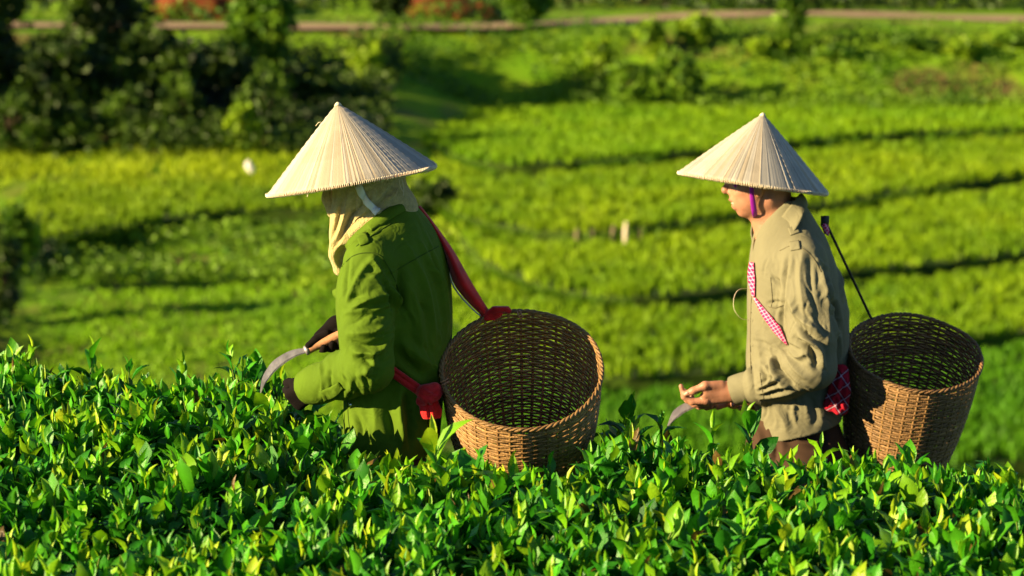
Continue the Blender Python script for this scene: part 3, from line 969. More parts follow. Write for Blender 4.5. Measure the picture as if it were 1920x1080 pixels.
def fold(V, Q, dr, items):
    """items: (pixel polyline, height m, width m[, trough]) ridges (or valleys, height < 0) along draped lines"""
    N = normals(V, Q)
    D = np.zeros(len(V))
    for it in items:
        P, _ = dr.line(it[0], 14)
        if len(P) < 2:
            continue
        lo, hi = P.min(0) - it[2] * 3, P.max(0) + it[2] * 3
        ids = np.where(((V > lo) & (V < hi)).all(1))[0]
        if not len(ids):
            continue
        d, t, side = seg_dist(V[ids], P)
        taper = np.sin(np.clip(t, 0.02, .98) * math.pi) ** .5
        wd = it[2] * .85
        g = .6 * np.exp(-d / (wd * .75)) + .4 * np.exp(-(d / wd) ** 2)
        # a soft trough beside each ridge makes it read as a fold
        g2 = np.exp(-((d - it[2] * 1.7) / (it[2] * .9)) ** 2)
        D[ids] += (1.5 * it[1] * (g - 0.35 * g2)) * taper
    return V + N * D[:, None]

def creases(seed, zones):
    """many short irregular creases: zones of (x0, y0, x1, y1, direction degrees, count, height, width)"""
    r = np.random.default_rng(seed)
    out = []
    for x0, y0, x1, y1, ang, n, h, w in zones:
        for _ in range(n):
            a = R(ang + r.normal(0, 16))
            L = r.uniform(9, 26)
            x, y = r.uniform(x0, x1), r.uniform(y0, y1)
            b = r.normal(0, 4)
            dx, dy = math.cos(a), math.sin(a)
            out.append(([(x - dx * L, y - dy * L), (x - dy * b, y + dx * b), (x + dx * L, y + dy * L)], h * .8 * r.uniform(.4, 1.2) * r.choice((-1, 1)), w * r.uniform(.7, 1.3)))
    return out

def sheet(rows, thick=.003, nu=14, nv=8):
    """smooth sheet through rows of control points, given thickness"""
    rows = [catmull(r_, nu) for r_ in rows]
    A = np.stack(rows)                                   # r x nu x 3
    G = np.stack([catmull(A[:, q], nv) for q in range(nu)], 1)     # nv x nu x 3
    n = np.cross(np.gradient(G, axis=1), np.gradient(G, axis=0))
    n /= np.linalg.norm(n, axis=2)[..., None] + 1e-12
    V = np.vstack([(G + n * thick / 2).reshape(-1, 3), (G - n * thick / 2).reshape(-1, 3)])
    i, j = np.meshgrid(np.arange(nv - 1), np.arange(nu - 1), indexing='ij')
    f = np.stack([i * nu + j, i * nu + j + 1, (i + 1) * nu + j + 1, (i + 1) * nu + j], -1).reshape(-1, 4)
    o = nv * nu
    F = [f[:, ::-1], f + o]
    ring = [q for q in range(nu)] + [q * nu + nu - 1 for q in range(1, nv)] + [(nv - 1) * nu + q for q in range(nu - 2, -1, -1)] + [q * nu for q in range(nv - 2, 0, -1)]
    ring = np.array(ring)
    nx_ = np.roll(ring, -1)
    F.append(np.stack([ring, nx_, nx_ + o, ring + o], -1))
    return V, np.vstack(F)

def hand(f, wrist, palm_dir, side_dir, size=1.0, curls=(.3, .3, .3, .3), spread=.06, thumb=(0.6, 0.2), thumb_side=1, grow=0.0, k=.006, bend=None):
    """palm and five fingers. palm_dir: wrist -> knuckles; side_dir: towards the index side; palm normal = palm_dir x side_dir (fingers curl towards it)"""
    w = np.asarray(wrist, float)
    d = np.asarray(palm_dir, float); d = d / np.linalg.norm(d)
    s = np.asarray(side_dir, float); s = s - d * s.dot(d); s = s / np.linalg.norm(s)
    nrm = np.cross(d, s)
    q = size
    for u in (-.026, -.009, .009, .026):
        f.cap(w + s * u * .75 * q + d * .012 * q, w + d * .085 * q + s * u * q, .0155 * q + grow, .0125 * q + grow, .012)
    lens = [(.043, .026, .021), (.047, .030, .022), (.044, .028, .021), (.034, .021, .018)]
    tips = []
    for n_, (u, ls, c) in enumerate(zip((.029, .0095, -.0105, -.029), lens, curls)):
        p = w + d * (.088 - abs(u) * .15) * q + s * u * q
        dirv = d + s * (u / .029 * spread)
        dirv = dirv / np.linalg.norm(dirv)
        ang = 0
        r0 = .0098 * q
        for m_, l in enumerate(ls):
            ang += c * (0.9, 1.15, .8)[m_]
            v = dirv * math.cos(ang) + nrm * math.sin(ang)
            e = p + v * l * q
            f.cap(p, e, r0 + grow, r0 * .93 + grow, .005)
            p = e; r0 *= .9
        tips.append(p)
    ts = s * thumb_side
    p = w + d * .022 * q + ts * .026 * q + nrm * .006 * q
    a, b = thumb
    v1 = d * math.cos(a) + ts * math.sin(a) + nrm * b
    v1 /= np.linalg.norm(v1)
    e = p + v1 * .042 * q
    f.cap(p, e, .0155 * q + grow, .0125 * q + grow, .012)
    v2 = d * math.cos(a * .5) + ts * math.sin(a * .5) + nrm * (b + .25); v2 /= np.linalg.norm(v2)
    e2 = e + v2 * .032 * q
    f.cap(e, e2, .0118 * q + grow, .0108 * q + grow, .006)
    v3 = d * math.cos(a * .2) + ts * math.sin(a * .2) + nrm * (b + .35); v3 /= np.linalg.norm(v3)
    f.cap(e2, e2 + v3 * .022 * q, .0108 * q + grow, .0085 * q + grow, .006)
    return tips
# ------------------------------------------------------------------ people: materials
M['skin'] = mat('skin', (0.37, 0.175, 0.105), 0.5, 0.4, var=0.16, nscale=38, bump=0.15, bscale=260, sss=0.12)
M['green_cloth'] = mat('green_cloth', (0.072, 0.132, 0.006), 0.85, 0.15, var=0.10, nscale=9, crease=0.22, bump=0.10, bscale=500, sheen=0.0)
M['beige_cloth'] = mat('beige_cloth', (0.165, 0.158, 0.096), 0.85, 0.15, var=0.06, nscale=9, crease=0.2, bump=0.10, bscale=500)
M['seam_green'] = mat('seam_green', (0.045, 0.085, 0.010), 0.9, 0.1)
M['seam_beige'] = mat('seam_beige', (0.12, 0.11, 0.065), 0.9, 0.1)
M['brown_cloth'] = mat('brown_cloth', (0.055, 0.032, 0.020), 0.9, 0.1, nscale=7, bump=0.1, bscale=400)
M['towel'] = mat('yellow_towel', (0.55, 0.45, 0.19), 0.95, 0.1, var=0.18, nscale=90, bump=0.9, bscale=260, sheen=0.3, trans=0.12)
M['glove'] = mat('dark_glove', (0.007, 0.005, 0.005), 0.9, 0.1, nscale=40, bump=0.35, bscale=600)
M['white_band'] = mat('white_band', (0.70, 0.70, 0.70), 0.8, 0.2, nscale=20)
M['red_cloth'] = mat('red_cloth', (0.58, 0.010, 0.012), 0.75, 0.25, var=0.25, nscale=25, bump=0.25, bscale=250, sheen=0.2, trans=0.1)
M['purple'] = mat('purple_ribbon', (0.24, 0.008, 0.30), 0.45, 0.4, nscale=40)
M['hair'] = mat('hair', (0.012, 0.009, 0.008), 0.5, 0.4, nscale=80, bump=0.5, bscale=200)
M['teeth'] = mat('teeth', (0.42, 0.37, 0.31), 0.35, 0.4)
M['nail'] = mat('nail', (0.55, 0.33, 0.26), 0.3, 0.5)
M['lip'] = mat('lip', (0.30, 0.11, 0.08), 0.45, 0.4)
M['steel'] = mat('sickle_steel', (0.30, 0.28, 0.31), 0.42, 0.5, var=0.35, nscale=30, metal=0.3, bump=0.15, bscale=120)
M['handle_wood'] = mat('handle_wood', (0.42, 0.20, 0.10), 0.6, 0.3, var=0.25, nscale=35, bump=0.2, bscale=90)
M['rubber'] = mat('dark_shoe', (0.03, 0.03, 0.03), 0.6, 0.3)
M['black_cord'] = mat('black_cord', (0.012, 0.012, 0.014), 0.7, 0.3)
M['metal_snap'] = mat('metal_snap', (0.7, 0.7, 0.7), 0.25, 0.5, metal=1.0)
M['bamboo'] = mat('bamboo', (0, 0, 0), 0.55, 0.35, var=0.3, nscale=30, attr=True, bump=0.3, bscale=150)
M['thread'] = mat('pale_thread', (0.7, 0.62, 0.45), 0.6, 0.3)

def plaid(name, c0, c1, c2, freq):
    m = mat(name, c0, 0.85, 0.15, nscale=20, bump=0.15, bscale=400)
    nt = m.node_tree
    b = nt.nodes['Principled BSDF']
    tc = nt.nodes.new('ShaderNodeTexCoord')
    sep = nt.nodes.new('ShaderNodeSeparateXYZ')
    mp = nt.nodes.new('ShaderNodeMapping'); mp.inputs['Rotation'].default_value = (0, R(34), 0)
    nt.links.new(tc.outputs['Object'], mp.inputs['Vector']); nt.links.new(mp.outputs[0], sep.inputs[0])
    src = b.inputs['Base Color'].links[0].from_socket
    for ax, colr, th in (('X', c1, .55), ('Z', c1, .55), ('X', c2, .95), ('Z', c2, .95)):
        mu = nt.nodes.new('ShaderNodeMath'); mu.operation = 'MULTIPLY'; mu.inputs[1].default_value = freq
        sn = nt.nodes.new('ShaderNodeMath'); sn.operation = 'SINE'
        gt = nt.nodes.new('ShaderNodeMath'); gt.operation = 'GREATER_THAN'; gt.inputs[1].default_value = th
        ml = nt.nodes.new('ShaderNodeMath'); ml.operation = 'MULTIPLY'; ml.inputs[1].default_value = .55
        nt.links.new(sep.outputs[ax], mu.inputs[0]); nt.links.new(mu.outputs[0], sn.inputs[0]); nt.links.new(sn.outputs[0], gt.inputs[0]); nt.links.new(gt.outputs[0], ml.inputs[0])
        mx = nt.nodes.new('ShaderNodeMix'); mx.data_type = 'RGBA'
        nt.links.new(ml.outputs[0], mx.inputs['Factor']); nt.links.new(src, mx.inputs['A']); mx.inputs['B'].default_value = (*colr, 1)
        src = mx.outputs['Result']
    nt.links.new(src, b.inputs['Base Color'])
    return m
M['pink_check'] = plaid('pink_check', (0.52, 0.012, 0.10), (0.60, 0.24, 0.42), (0.70, 0.62, 0.68), 640)
M['red_plaid'] = plaid('red_plaid', (0.36, 0.010, 0.025), (0.08, 0.004, 0.02), (0.5, 0.4, 0.5), 190)

RT, UPV, TOC = np.array((1., 0, 0)), np.array((0, sp, cp)), np.array((0, -cp, sp))

def put(name, VF, m, parent, smooth=True, colors=None, kind=None):
    V, F = VF
    return adopt(link(name, new_mesh(name, V, F, smooth=smooth, colors=colors, mats=[M[m]]), kind=kind), parent)

def put2(name, VF, m, part, root, label=None):
    """a sub-part: child of a part that is itself a child of the root"""
    o = link(name, new_mesh(name, VF[0], VF[1], mats=[M[m]]), label=label)
    o.parent = part                                     # part's own mesh is in world space already
    return o

def strip_px(dr, pxs, widths, lift=.004, n=20, thick=.003, nw=5, crown=0.0):
    """a band laid on a modelled surface: centre line and widths in photo pixels"""
    c = catmull([(a, b, 0) for a, b in pxs], n)[:, :2]
    w = np.interp(np.linspace(0, 1, n), np.linspace(0, 1, len(widths)), widths)
    t = np.gradient(c, axis=0); t /= np.linalg.norm(t, axis=1)[:, None] + 1e-9
    nn = np.stack([-t[:, 1], t[:, 0]], -1)
    rows = []
    last = None
    for q in np.linspace(-.5, .5, nw):
        row = []
        for k in range(n):
            p = c[k] + nn[k] * w[k] * q
            l, m_ = dr.hit(*p)
            if l is None:
                l, m_ = (row[-1], TOC) if row else (dr.hit(*c[k])[0], TOC)
                if l is None:
                    continue
                row.append(l); continue
            row.append(l + m_ * (lift + crown * (1 - 4 * q * q)))
        rows.append(row)
    mlen = min(len(r_) for r_ in rows)
    return sheet([np.array(r_[:mlen]) for r_ in rows], thick, n, nw + 2)

def seam_px(dr, pxs, r=.0013, n=26, lift=.0006):
    P, _ = dr.line(pxs, n, lift)
    return tube(P, r, 5) if len(P) > 2 else None

def disc(p, nrm, r, h=.004, n=12):
    nrm = np.asarray(nrm) / np.linalg.norm(nrm)
    return tube([p - nrm * h, p, p + nrm * h * .6, p + nrm * h], [r, r, r * .9, r * .5], n)

def body_legs(f, hipz, cx, cy, gz_, r0=.085, yaw=0.0):
    for s_ in (-1, 1):
        hp = np.array((cx, cy + s_ * .085, hipz)); kn = np.array((cx - .05, cy + s_ * .10, (hipz + gz_) * .5 + .02)); an = np.array((cx + .02, cy + s_ * .10, gz_ + .08))
        f.chain([hp, kn, an], [r0, .058, .042], .03)
        f.cap(an, an + (-.14, 0, -.045), .036, .03, .02)

def trousers_field(rows, hipz, cx, cy, gz_, lo, hi):
    f = Field(lo, hi, .006)
    f.stack(rows, .02, n=2.6)
    for s_ in (-1, 1):
        hp = np.array((cx, cy + s_ * .085, hipz)); kn = np.array((cx - .05, cy + s_ * .10, (hipz + gz_) * .5 + .02)); an = np.array((cx + .02, cy + s_ * .10, gz_ + .10))
        f.chain([hp, kn, an], [.105, .085, .072], .04)
    return f.mesh(1)

# ================================================================== worker in the green jacket
Y1 = 8.3
def a1(px, py, dy=0.0):
    return pt(px, py, Y1 + dy)
g1 = float(ground_z(np.array([-.32]), np.array([Y1]))[0])
PX1 = 8.35 / FPX
person = thing('person', 'worker in a green jacket, yellow head towel and dark gloves, stooping over the tea', 'person', (float(a1(738, 800)[0]), Y1, g1), group='tea pickers')

def rows_px(Yc, lst, pxm, cy=0.0):
    return [(pt((xl + xr) / 2, py, Yc)[2], pt((xl + xr) / 2, py, Yc)[0], Yc + cy, (xr - xl) / 2 * pxm, ry) for py, xl, xr, ry in lst]

# body (one mesh: head, neck, trunk, arms, hands, legs)
f = Field((-.66, Y1 - .36, g1 - .02), (-.10, Y1 + .36, 1.56), .0042)
f.ell(a1(688, 333), (.088, .07, .108), .02)
f.ell(a1(655, 368), (.045, .05, .075), .03)
f.cap(a1(700, 370), a1(735, 430), .05, .056, .03)
f.stack(rows_px(Y1, [(840, 668, 800, .13), (740, 668, 812, .12), (620, 660, 820, .14), (520, 668, 812, .15), (450, 695, 795, .12), (415, 715, 775, .06)], PX1), .03, yaw=-.3)
NA = [a1(697, 505, -.15), a1(695, 690, -.21), a1(588, 722, -.07)]
f.chain(NA, [.05, .042, .03], .03)
FA = [a1(775, 490, .15), a1(735, 660, .20), a1(640, 622, .07)]
f.chain(FA, [.05, .042, .03], .03)
H1 = dict(palm_dir=a1(558, 744, -.05) - a1(590, 724, -.07), side_dir=(0.15, -.35, .9), size=.84, curls=(1.15, 1.2, 1.2, 1.25), thumb=(.35, .5))
hand(f, a1(589, 726, -.07), grow=-.002, **H1)
body_legs(f, .62, float(a1(738, 800)[0]), Y1, g1)
V, Q = f.mesh(1)
put('body', (V, Q), 'skin', person)

put('trousers', trousers_field(rows_px(Y1, [(905, 672, 795, .12), (850, 672, 795, .12), (780, 675, 795, .11)], PX1), .60, float(a1(738, 800)[0]), Y1, g1, (-.58, Y1 - .3, g1 - .02), (-.10, Y1 + .3, .95)), 'brown_cloth', person)
for s_ in (-1, 1):
    b0 = np.array((float(a1(738, 800)[0]) + .02, Y1 + s_ * .10, g1 + .045))
    put('shoe', tube(catmull([b0 + (.07, 0, 0), b0, b0 + (-.1, 0, -.005), b0 + (-.17, 0, -.015)], 10), [.03, .045, .05, .05, .047, .044, .042, .04, .034, .02], 10, squash=((0, 0, 1), .8)), 'rubber', person)

# jacket
f = Field((-.64, Y1 - .32, .60), (-.09, Y1 + .32, 1.42), .0036)
f.stack(rows_px(Y1, [(850, 650, 818, .155), (795, 650, 822, .155), (745, 649, 828, .15), (695, 646, 838, .155), (620, 640, 843, .17), (560, 637, 841, .18), (500, 648, 832, .185),
                     (455, 672, 820, .16), (425, 694, 804, .115), (400, 714, 785, .075), (378, 732, 764, .05)], PX1), .02, yaw=-.33)
f.cap(a1(738, 412, 0), a1(694, 486, -.15), .045, .062, .04)
f.cap(a1(745, 412, 0), a1(782, 480, .15), .045, .06, .04)
f.chain([a1(692, 498, -.16), a1(686, 555, -.19), a1(688, 625, -.215), a1(690, 688, -.225)], [.064, .069, .066, .064], .025)
f.chain([a1(690, 688, -.225), a1(645, 703, -.15), a1(600, 719, -.08), a1(560, 731, -.03)], [.064, .060, .049, .045], .03)
f.chain([a1(782, 485, .15), a1(745, 650, .22), a1(660, 632, .10)], [.062, .062, .05], .03)
fd = a1(575, 727, -.05) - a1(620, 711, -.11)
f.cutplane(a1(571, 728, -.05), fd, a1(600, 800, -.2), a1(520, 640, .05))if False else None
lo_, hi_ = np.minimum(a1(600, 790, -.16), a1(520, 680, .06)), np.maximum(a1(600, 790, -.16), a1(520, 680, .06))
f.cutplane(a1(572, 727, -.05), fd, lo_, hi_)
f.cap(a1(592, 721, -.075), a1(560, 731, -.03), .037, .038, .004, 'cut')
f.cutplane(a1(735, 846), (0, 0, -1))
V, Q = f.mesh(2)
dr = Drape(V, Q)
V = fold(V, Q, dr, [
    ([(700, 480), (672, 520), (648, 570)], .006, .010), ([(655, 478), (650, 520), (647, 560)], -.005, .008), ([(730, 552), (690, 562), (645, 590)], .009, .012),
    ([(728, 590), (690, 592), (650, 612)], -.007, .010), ([(732, 612), (700, 622), (655, 625)], .009, .011), ([(728, 640), (690, 652), (655, 640)], -.010, .010),
    ([(735, 632), (705, 660), (662, 662)], .010, .011), ([(700, 655), (696, 690), (672, 705)], .008, .012), ([(660, 668), (690, 676), (705, 700)], -.007, .010), ([(620, 690), (618, 715), (624, 740)], -.007, .009),
    ([(640, 690), (660, 720), (650, 745)], .005, .012), ([(600, 680), (606, 715), (604, 748)], .006, .008),
    ([(700, 488), (722, 520), (738, 555), (750, 590)], .014, .010), ([(712, 500), (730, 540), (736, 575)], -.014, .012), ([(752, 500), (750, 560), (752, 600)], -.010, .012),
    ([(770, 470), (800, 540), (818, 640)], .007, .014), ([(790, 455), (822, 530), (838, 620)], .008, .011), ([(806, 470), (832, 540), (840, 600)], -.006, .010), ([(765, 520), (785, 600), (795, 680)], .006, .018),
    ([(755, 640), (790, 672), (825, 690)], .008, .016), ([(745, 660), (775, 690), (800, 715)], -.010, .014), ([(740, 690), (770, 712), (800, 732)], -.008, .012),
    ([(752, 730), (748, 770), (756, 835)], .012, .013), ([(765, 740), (772, 790), (768, 838)], -.012, .014), ([(700, 745), (705, 790), (700, 830)], .006, .020), ([(664, 770), (676, 800), (680, 828)], -.007, .010),
    ([(785, 760), (795, 800), (790, 838)], .009, .014), ([(720, 765), (735, 800), (738, 835)], -.006, .014),
    ([(815, 690), (820, 740), (812, 800)], .008, .012), ([(660, 440), (700, 420), (740, 405)], .003, .012)] + creases(4, [(645, 500, 730, 700, -22, 26, .0035, .0055), (600, 690, 700, 740, 70, 16, .003, .005), (755, 450, 835, 680, 78, 26, .003, .007), (655, 755, 810, 835, 84, 18, .003, .007), (660, 425, 760, 480, -35, 8, .002, .005)]))
rw = np.random.default_rng(3)
V = relax(V, Q, .25)
jacket = put('jacket', (V, Q), 'green_cloth', person)
dr = Drape(V, Q)
for ln in ([(640, 500), (662, 480), (690, 474), (715, 482), (738, 520), (752, 560)], [(745, 505), (785, 482), (822, 462)], [(668, 462), (700, 440), (735, 418)], [(652, 745), (654, 790), (662, 835)]):
    s_ = seam_px(dr, ln)
    if s_: put2('seam', s_, 'seam_green', jacket, person)
put2('shoulder_tab', strip_px(dr, [(672, 452), (690, 446)], [20, 20], .003, 8), 'green_cloth', jacket, person)
put2('shoulder_tab', strip_px(dr, [(692, 428), (708, 417)], [16, 16], .003, 8), 'green_cloth', jacket, person)
put2('cuff_tab', strip_px(dr, [(604, 742), (625, 734), (640, 722)], [20, 22, 16], .003, 10), 'green_cloth', jacket, person)
put2('pocket_flap', sheet([[a1(641, 536, -.03), a1(632, 540, -.02), a1(624, 545, -.01)], [a1(643, 552, -.04), a1(633, 556, -.03), a1(625, 552, -.01)], [a1(644, 574, -.03), a1(638, 566, -.02), a1(633, 562, -.01)]], .004, 8, 6), 'green_cloth', jacket, person)
l, n_ = dr.hit(657, 759)
if l is not None:
    put2('snap_button', disc(l, n_, .0065), 'metal_snap', jacket, person)
put2('collar', sheet([[a1(764, 373, .05), a1(752, 378, -.03), a1(728, 390, -.075), a1(698, 410, -.10), a1(668, 436, -.095), a1(646, 458, -.06)],
                      [a1(772, 374, .05), a1(758, 381, -.045), a1(734, 397, -.09), a1(703, 419, -.115), a1(672, 446, -.11), a1(650, 466, -.07)],
                      [a1(776, 386, .04), a1(762, 394, -.05), a1(738, 408, -.095), a1(706, 430, -.12), a1(676, 456, -.12), a1(654, 474, -.08)]], .004, 18, 8), 'green_cloth', jacket, person)

# head towel
f = Field((-.55, Y1 - .16, 1.12), (-.24, Y1 + .16, 1.57), .003)
f.ell(a1(690, 330), (.100, .086, .12), .02)
f.cap(a1(700, 372, -.01), a1(738, 392, 0), .07, .066, .03)
f.cap(a1(668, 368, -.01), a1(655, 410, -.01), .058, .048, .03)
f.chain([a1(655, 405, -.012), a1(647, 440, -.02), a1(640, 475, -.03), a1(637, 505, -.035)], [.046, .038, .030, .018], .02)
f.chain([a1(619, 345, .045), a1(617, 372, .045), a1(624, 398, .03)], [.018, .018, .016], .012)
f.chain([a1(643, 345, -.05), a1(637, 385, -.048), a1(632, 430, -.042), a1(624, 480, -.045)], [.018, .017, .013, .009], .010)
f.chain([a1(708, 400, -.082), a1(680, 420, -.075), a1(650, 448, -.06), a1(634, 462, -.05)], [.014, .013, .012, .008], .010)
f.chain([a1(629, 338, -.02), a1(628, 356, -.02), a1(625, 372, -.01)], [.010, .009, .004], .006, 'cut')
f.ell(a1(643, 484, -.062), (.022, .032, .034), .006, 'cut')
V, Q = f.mesh(1)
dr = Drape(V, Q)
V = fold(V, Q, dr, [([(655, 360), (645, 410), (632, 450)], .008, .007), ([(668, 365), (662, 400), (645, 430)], -.008, .008), ([(700, 362), (690, 390), (662, 420)], .007, .009), ([(730, 360), (715, 380), (700, 392)], -.007, .008), ([(745, 352), (735, 366), (720, 376)], .007, .007), ([(685, 360), (678, 385), (655, 412)], -.006, .006), ([(640, 372), (634, 410), (622, 450)], -.004, .005), ([(650, 420), (638, 445), (622, 470)], -.005, .006)])
towel = put('head_towel', (V, Q), 'towel', person)
dr = Drape(V, Q)
put2('head_band', strip_px(dr, [(672, 348), (684, 372), (700, 391), (708, 398)], [13, 13, 12, 14], .003, 14), 'white_band', towel, person)

# gloves
f = Field((-.66, Y1 - .30, .74), (-.36, Y1 + .22, 1.22), .003)
hand(f, a1(589, 726, -.07), grow=.0025, **H1)
f.cap(a1(598, 719, -.08), a1(585, 724, -.065), .033, .034, .01)
V, Q = f.mesh(1)
put('glove', (V, Q), 'glove', person)
f = Field((-.62, Y1 - .20, .98), (-.40, Y1 + .26, 1.22), .003)
f.cap(a1(668, 612, .10), a1(632, 618, .07), .036, .036, .01)
for q0, q1 in (((632, 608, .06), (600, 632, .035)), ((636, 620, .065), (606, 642, .04))):
    f.cap(a1(*q0), a1(*q1), .024, .018, .012)
f.chain([a1(612, 628, .02), a1(592, 637, .01), a1(578, 648, .0)], [.013, .011, .009], .006)       # thumb along the handle
for k, (x_, y_) in enumerate(((606, 657), (622, 650), (637, 644))):                                     # fingers closed round the handle
    f.chain([a1(x_ - 2, y_ - 22, .035), a1(x_ - 4, y_ + 6, .03), a1(x_ - 1, y_ + 5, -.012), a1(x_ + 1, y_ - 6, -.024)], [.011, .011, .0105, .0085], .004)
f.chain([a1(648, 618, .035), a1(650, 640, .03), a1(652, 640, -.005)], [.010, .010, .009], .004)
V, Q = f.mesh(1)
put('glove', (V, Q), 'glove', person)

# ------------------------------------------------------------------ sickles
def sickle(label, handle, blade, widths, hr, root_at, group='curved tea sickles'):
    """handle: points; blade: centre line; widths (m) in the picture plane"""
    root = thing('sickle', label, 'sickle', tuple(root_at), group)
    hp = catmull(handle, 12)
    put('handle', tube(hp, np.interp(np.linspace(0, 1, 12), [0, .08, .2, .8, 1], [hr * .8, hr, hr * .92, hr * 1.12, hr * .9]), 10), 'handle_wood', root)
    put('ferrule', tube(hp[:2] + (hp[0] - hp[1]) * .4, hr * 1.05, 10), 'steel', root)
    n = 26
    c = catmull(blade, n)
    w = np.interp(np.linspace(0, 1, n), np.linspace(0, 1, len(widths)), widths)
    t = np.gradient(c, axis=0); t /= np.linalg.norm(t, axis=1)[:, None]
    s = np.cross(t, TOC); s /= np.linalg.norm(s, axis=1)[:, None]
    nn = np.cross(s, t)
    th = .0016
    # spine edge thick, cutting edge thin
    V = np.concatenate([np.stack([c[k] + s[k] * w[k] * .5 + nn[k] * th, c[k] + s[k] * w[k] * .5 - nn[k] * th, c[k] - s[k] * w[k] * .3 - nn[k] * th * .9, c[k] - s[k] * w[k] * .5, c[k] - s[k] * w[k] * .3 + nn[k] * th * .9]) for k in range(n)])
    i, j = np.meshgrid(np.arange(n - 1), np.arange(5), indexing='ij')
    k2 = (j + 1) % 5
    F = np.stack([i * 5 + j, i * 5 + k2, (i + 1) * 5 + k2, (i + 1) * 5 + j], -1).reshape(-1, 4)
    put('blade', (V, F), 'steel', root, smooth=False)
    return root
sickle('sickle with a pale wooden handle held in the dark gloved hand', [a1(575, 657, .005), a1(610, 641, .008), a1(652, 622, .012)],
       [a1(578, 656, .005), a1(548, 664, 0), a1(517, 684, -.005), a1(497, 711, -.01), a1(488, 739, -.012)], [.012, .022, .025, .018, .002], .0125, a1(575, 657))

# ================================================================== worker in the beige shirt
Y2 = 9.5
def a2(px, py, dy=0.0):
    return pt(px, py, Y2 + dy)
PX2 = 9.57 / FPX
g2 = float(ground_z(np.array([.87]), np.array([Y2]))[0])
cx2 = float(a2(1495, 800)[0])
person2 = thing('person', 'worker in a beige shirt and brown trousers, bare hands plucking leaves, at right', 'person', (cx2, Y2, g2), group='tea pickers')
f = Field((.48, Y2 - .29, g2 - .02), (1.03, Y2 + .29, 1.52), .0026)
f.ell(a2(1428, 322), (.088, .072, .098), .02)
f.ell(a2(1402, 350), (.058, .060, .082), .03)
f.ell(a2(1412, 372, 0), (.050, .055, .045), .03)
for s_ in (-1, 1):
    f.cap(a2(1442, 376, s_ * .048), a2(1397, 395, s_ * .014), .018, .015, .015)
    f.ell(a2(1390, 358, s_ * .036), (.020, .018, .018), .015)
    f.ell(a2(1370, 362, s_ * .010), (.0085, .007, .007), .006)
    f.ell(a2(1423, 352, s_ * .075), (.017, .009, .031), .008)
f.ell(a2(1393, 397), (.016, .017, .014), .012)
f.ell(a2(1382, 379), (.019, .025, .020), .012)
f.chain([a2(1374, 328), a2(1366, 344), a2(1360, 356)], [.010, .009, .0125], .007)
f.ell(a2(1366, 334, -.0), (.010, .03, .007), .008)
f.cap(a2(1372, 373, -.014), a2(1372, 373, .014), .0055, .0055, .006)
f.cap(a2(1378, 389, -.012), a2(1378, 389, .012), .0058, .0058, .006)
f.cap(a2(1371, 381.5, -.022), a2(1371, 381.5, .022), .0045, .0045, .003, 'cut')
f.cap(a2(1384, 382, -.0255), a2(1374, 381, -.019), .0028, .004, .003, 'cut')
f.ell(a2(1377, 336, -.036), (.012, .012, .008), .006)
f.cap(a2(1449, 365), a2(1462, 450), .054, .060, .03)
f.cap(a2(1425, 405, -.0), a2(1437, 440, 0), .028, .034, .03)
f.stack(rows_px(Y2, [(800, 1438, 1550, .10), (700, 1430, 1560, .11), (600, 1420, 1565, .14), (520, 1425, 1558, .15), (470, 1430, 1540, .12), (440, 1435, 1515, .07)], PX2), .03)
f.chain([a2(1505, 492, -.15), a2(1522, 685, -.20), a2(1385, 732, -.09)], [.05, .042, .030], .03)
f.chain([a2(1495, 488, .15), a2(1525, 690, .20), a2(1425, 752, .04)], [.05, .042, .029], .03)
# near hand: back of the hand to the camera, thumb above, finger tips pinched upwards
f.cap(a2(1385, 732, -.09), a2(1362, 733, -.092), .030, .026, .02, flat=((0, 1, 0), .75))
f.cap(a2(1366, 726, -.094), a2(1326, 729, -.100), .017, .016, .012)
f.cap(a2(1368, 736, -.094), a2(1322, 740, -.100), .018, .016, .012)
f.cap(a2(1368, 745, -.09), a2(1324, 752, -.095), .016, .0135, .012)
f.chain([a2(1352, 722, -.100), a2(1322, 723, -.112), a2(1300, 733, -.108), a2(1285, 739, -.104)], [.0145, .0125, .0108, .0088], .008)
f.chain([a2(1324, 751, -.100), a2(1298, 753, -.098), a2(1283, 744, -.096), a2(1277, 724, -.094)], [.0125, .0108, .0095, .0072], .005)
f.chain([a2(1326, 755, -.078), a2(1302, 758, -.072), a2(1288, 750, -.070), a2(1284, 733, -.070)], [.012, .0105, .0092, .0075], .004)
f.chain([a2(1332, 759, -.058), a2(1311, 762, -.050), a2(1300, 756, -.048), a2(1297, 742, -.048)], [.0115, .010, .009, .0072], .004)
f.chain([a2(1341, 760, -.042), a2(1325, 764, -.032), a2(1315, 760, -.028), a2(1312, 750, -.028)], [.010, .009, .008, .0065], .004)
# far hand: closed round the sickle handle, finger ends showing below
f.cap(a2(1425, 752, .04), a2(1396, 752, .03), .026, .024, .02)
f.cap(a2(1404, 745, .03), a2(1375, 750, .02), .020, .018, .012)
f.cap(a2(1400, 756, .03), a2(1372, 757, .02), .018, .016, .012)
f.chain([a2(1378, 749, .005), a2(1362, 757, -.012), a2(1346, 764, -.02)], [.0115, .0102, .0085], .005)
for k, (x_, y_) in enumerate(((1376, 761), (1388, 766), (1399, 767))):
    f.chain([a2(x_ + 3, y_ - 14, .02), a2(x_, y_ - 3, -.018), a2(x_ + 2, y_ - 1, -.028)], [.0115, .0105, .009], .004)
body_legs(f, .40, cx2, Y2, g2, .062)
V, Q = f.mesh(1)
body2 = put('body', (V, Q), 'skin', person2)
put2('teeth', tube([a2(1378, 381, -.019), a2(1373.5, 381, -.014), a2(1372, 381, 0)], .0026, 6), 'teeth', body2, person2)
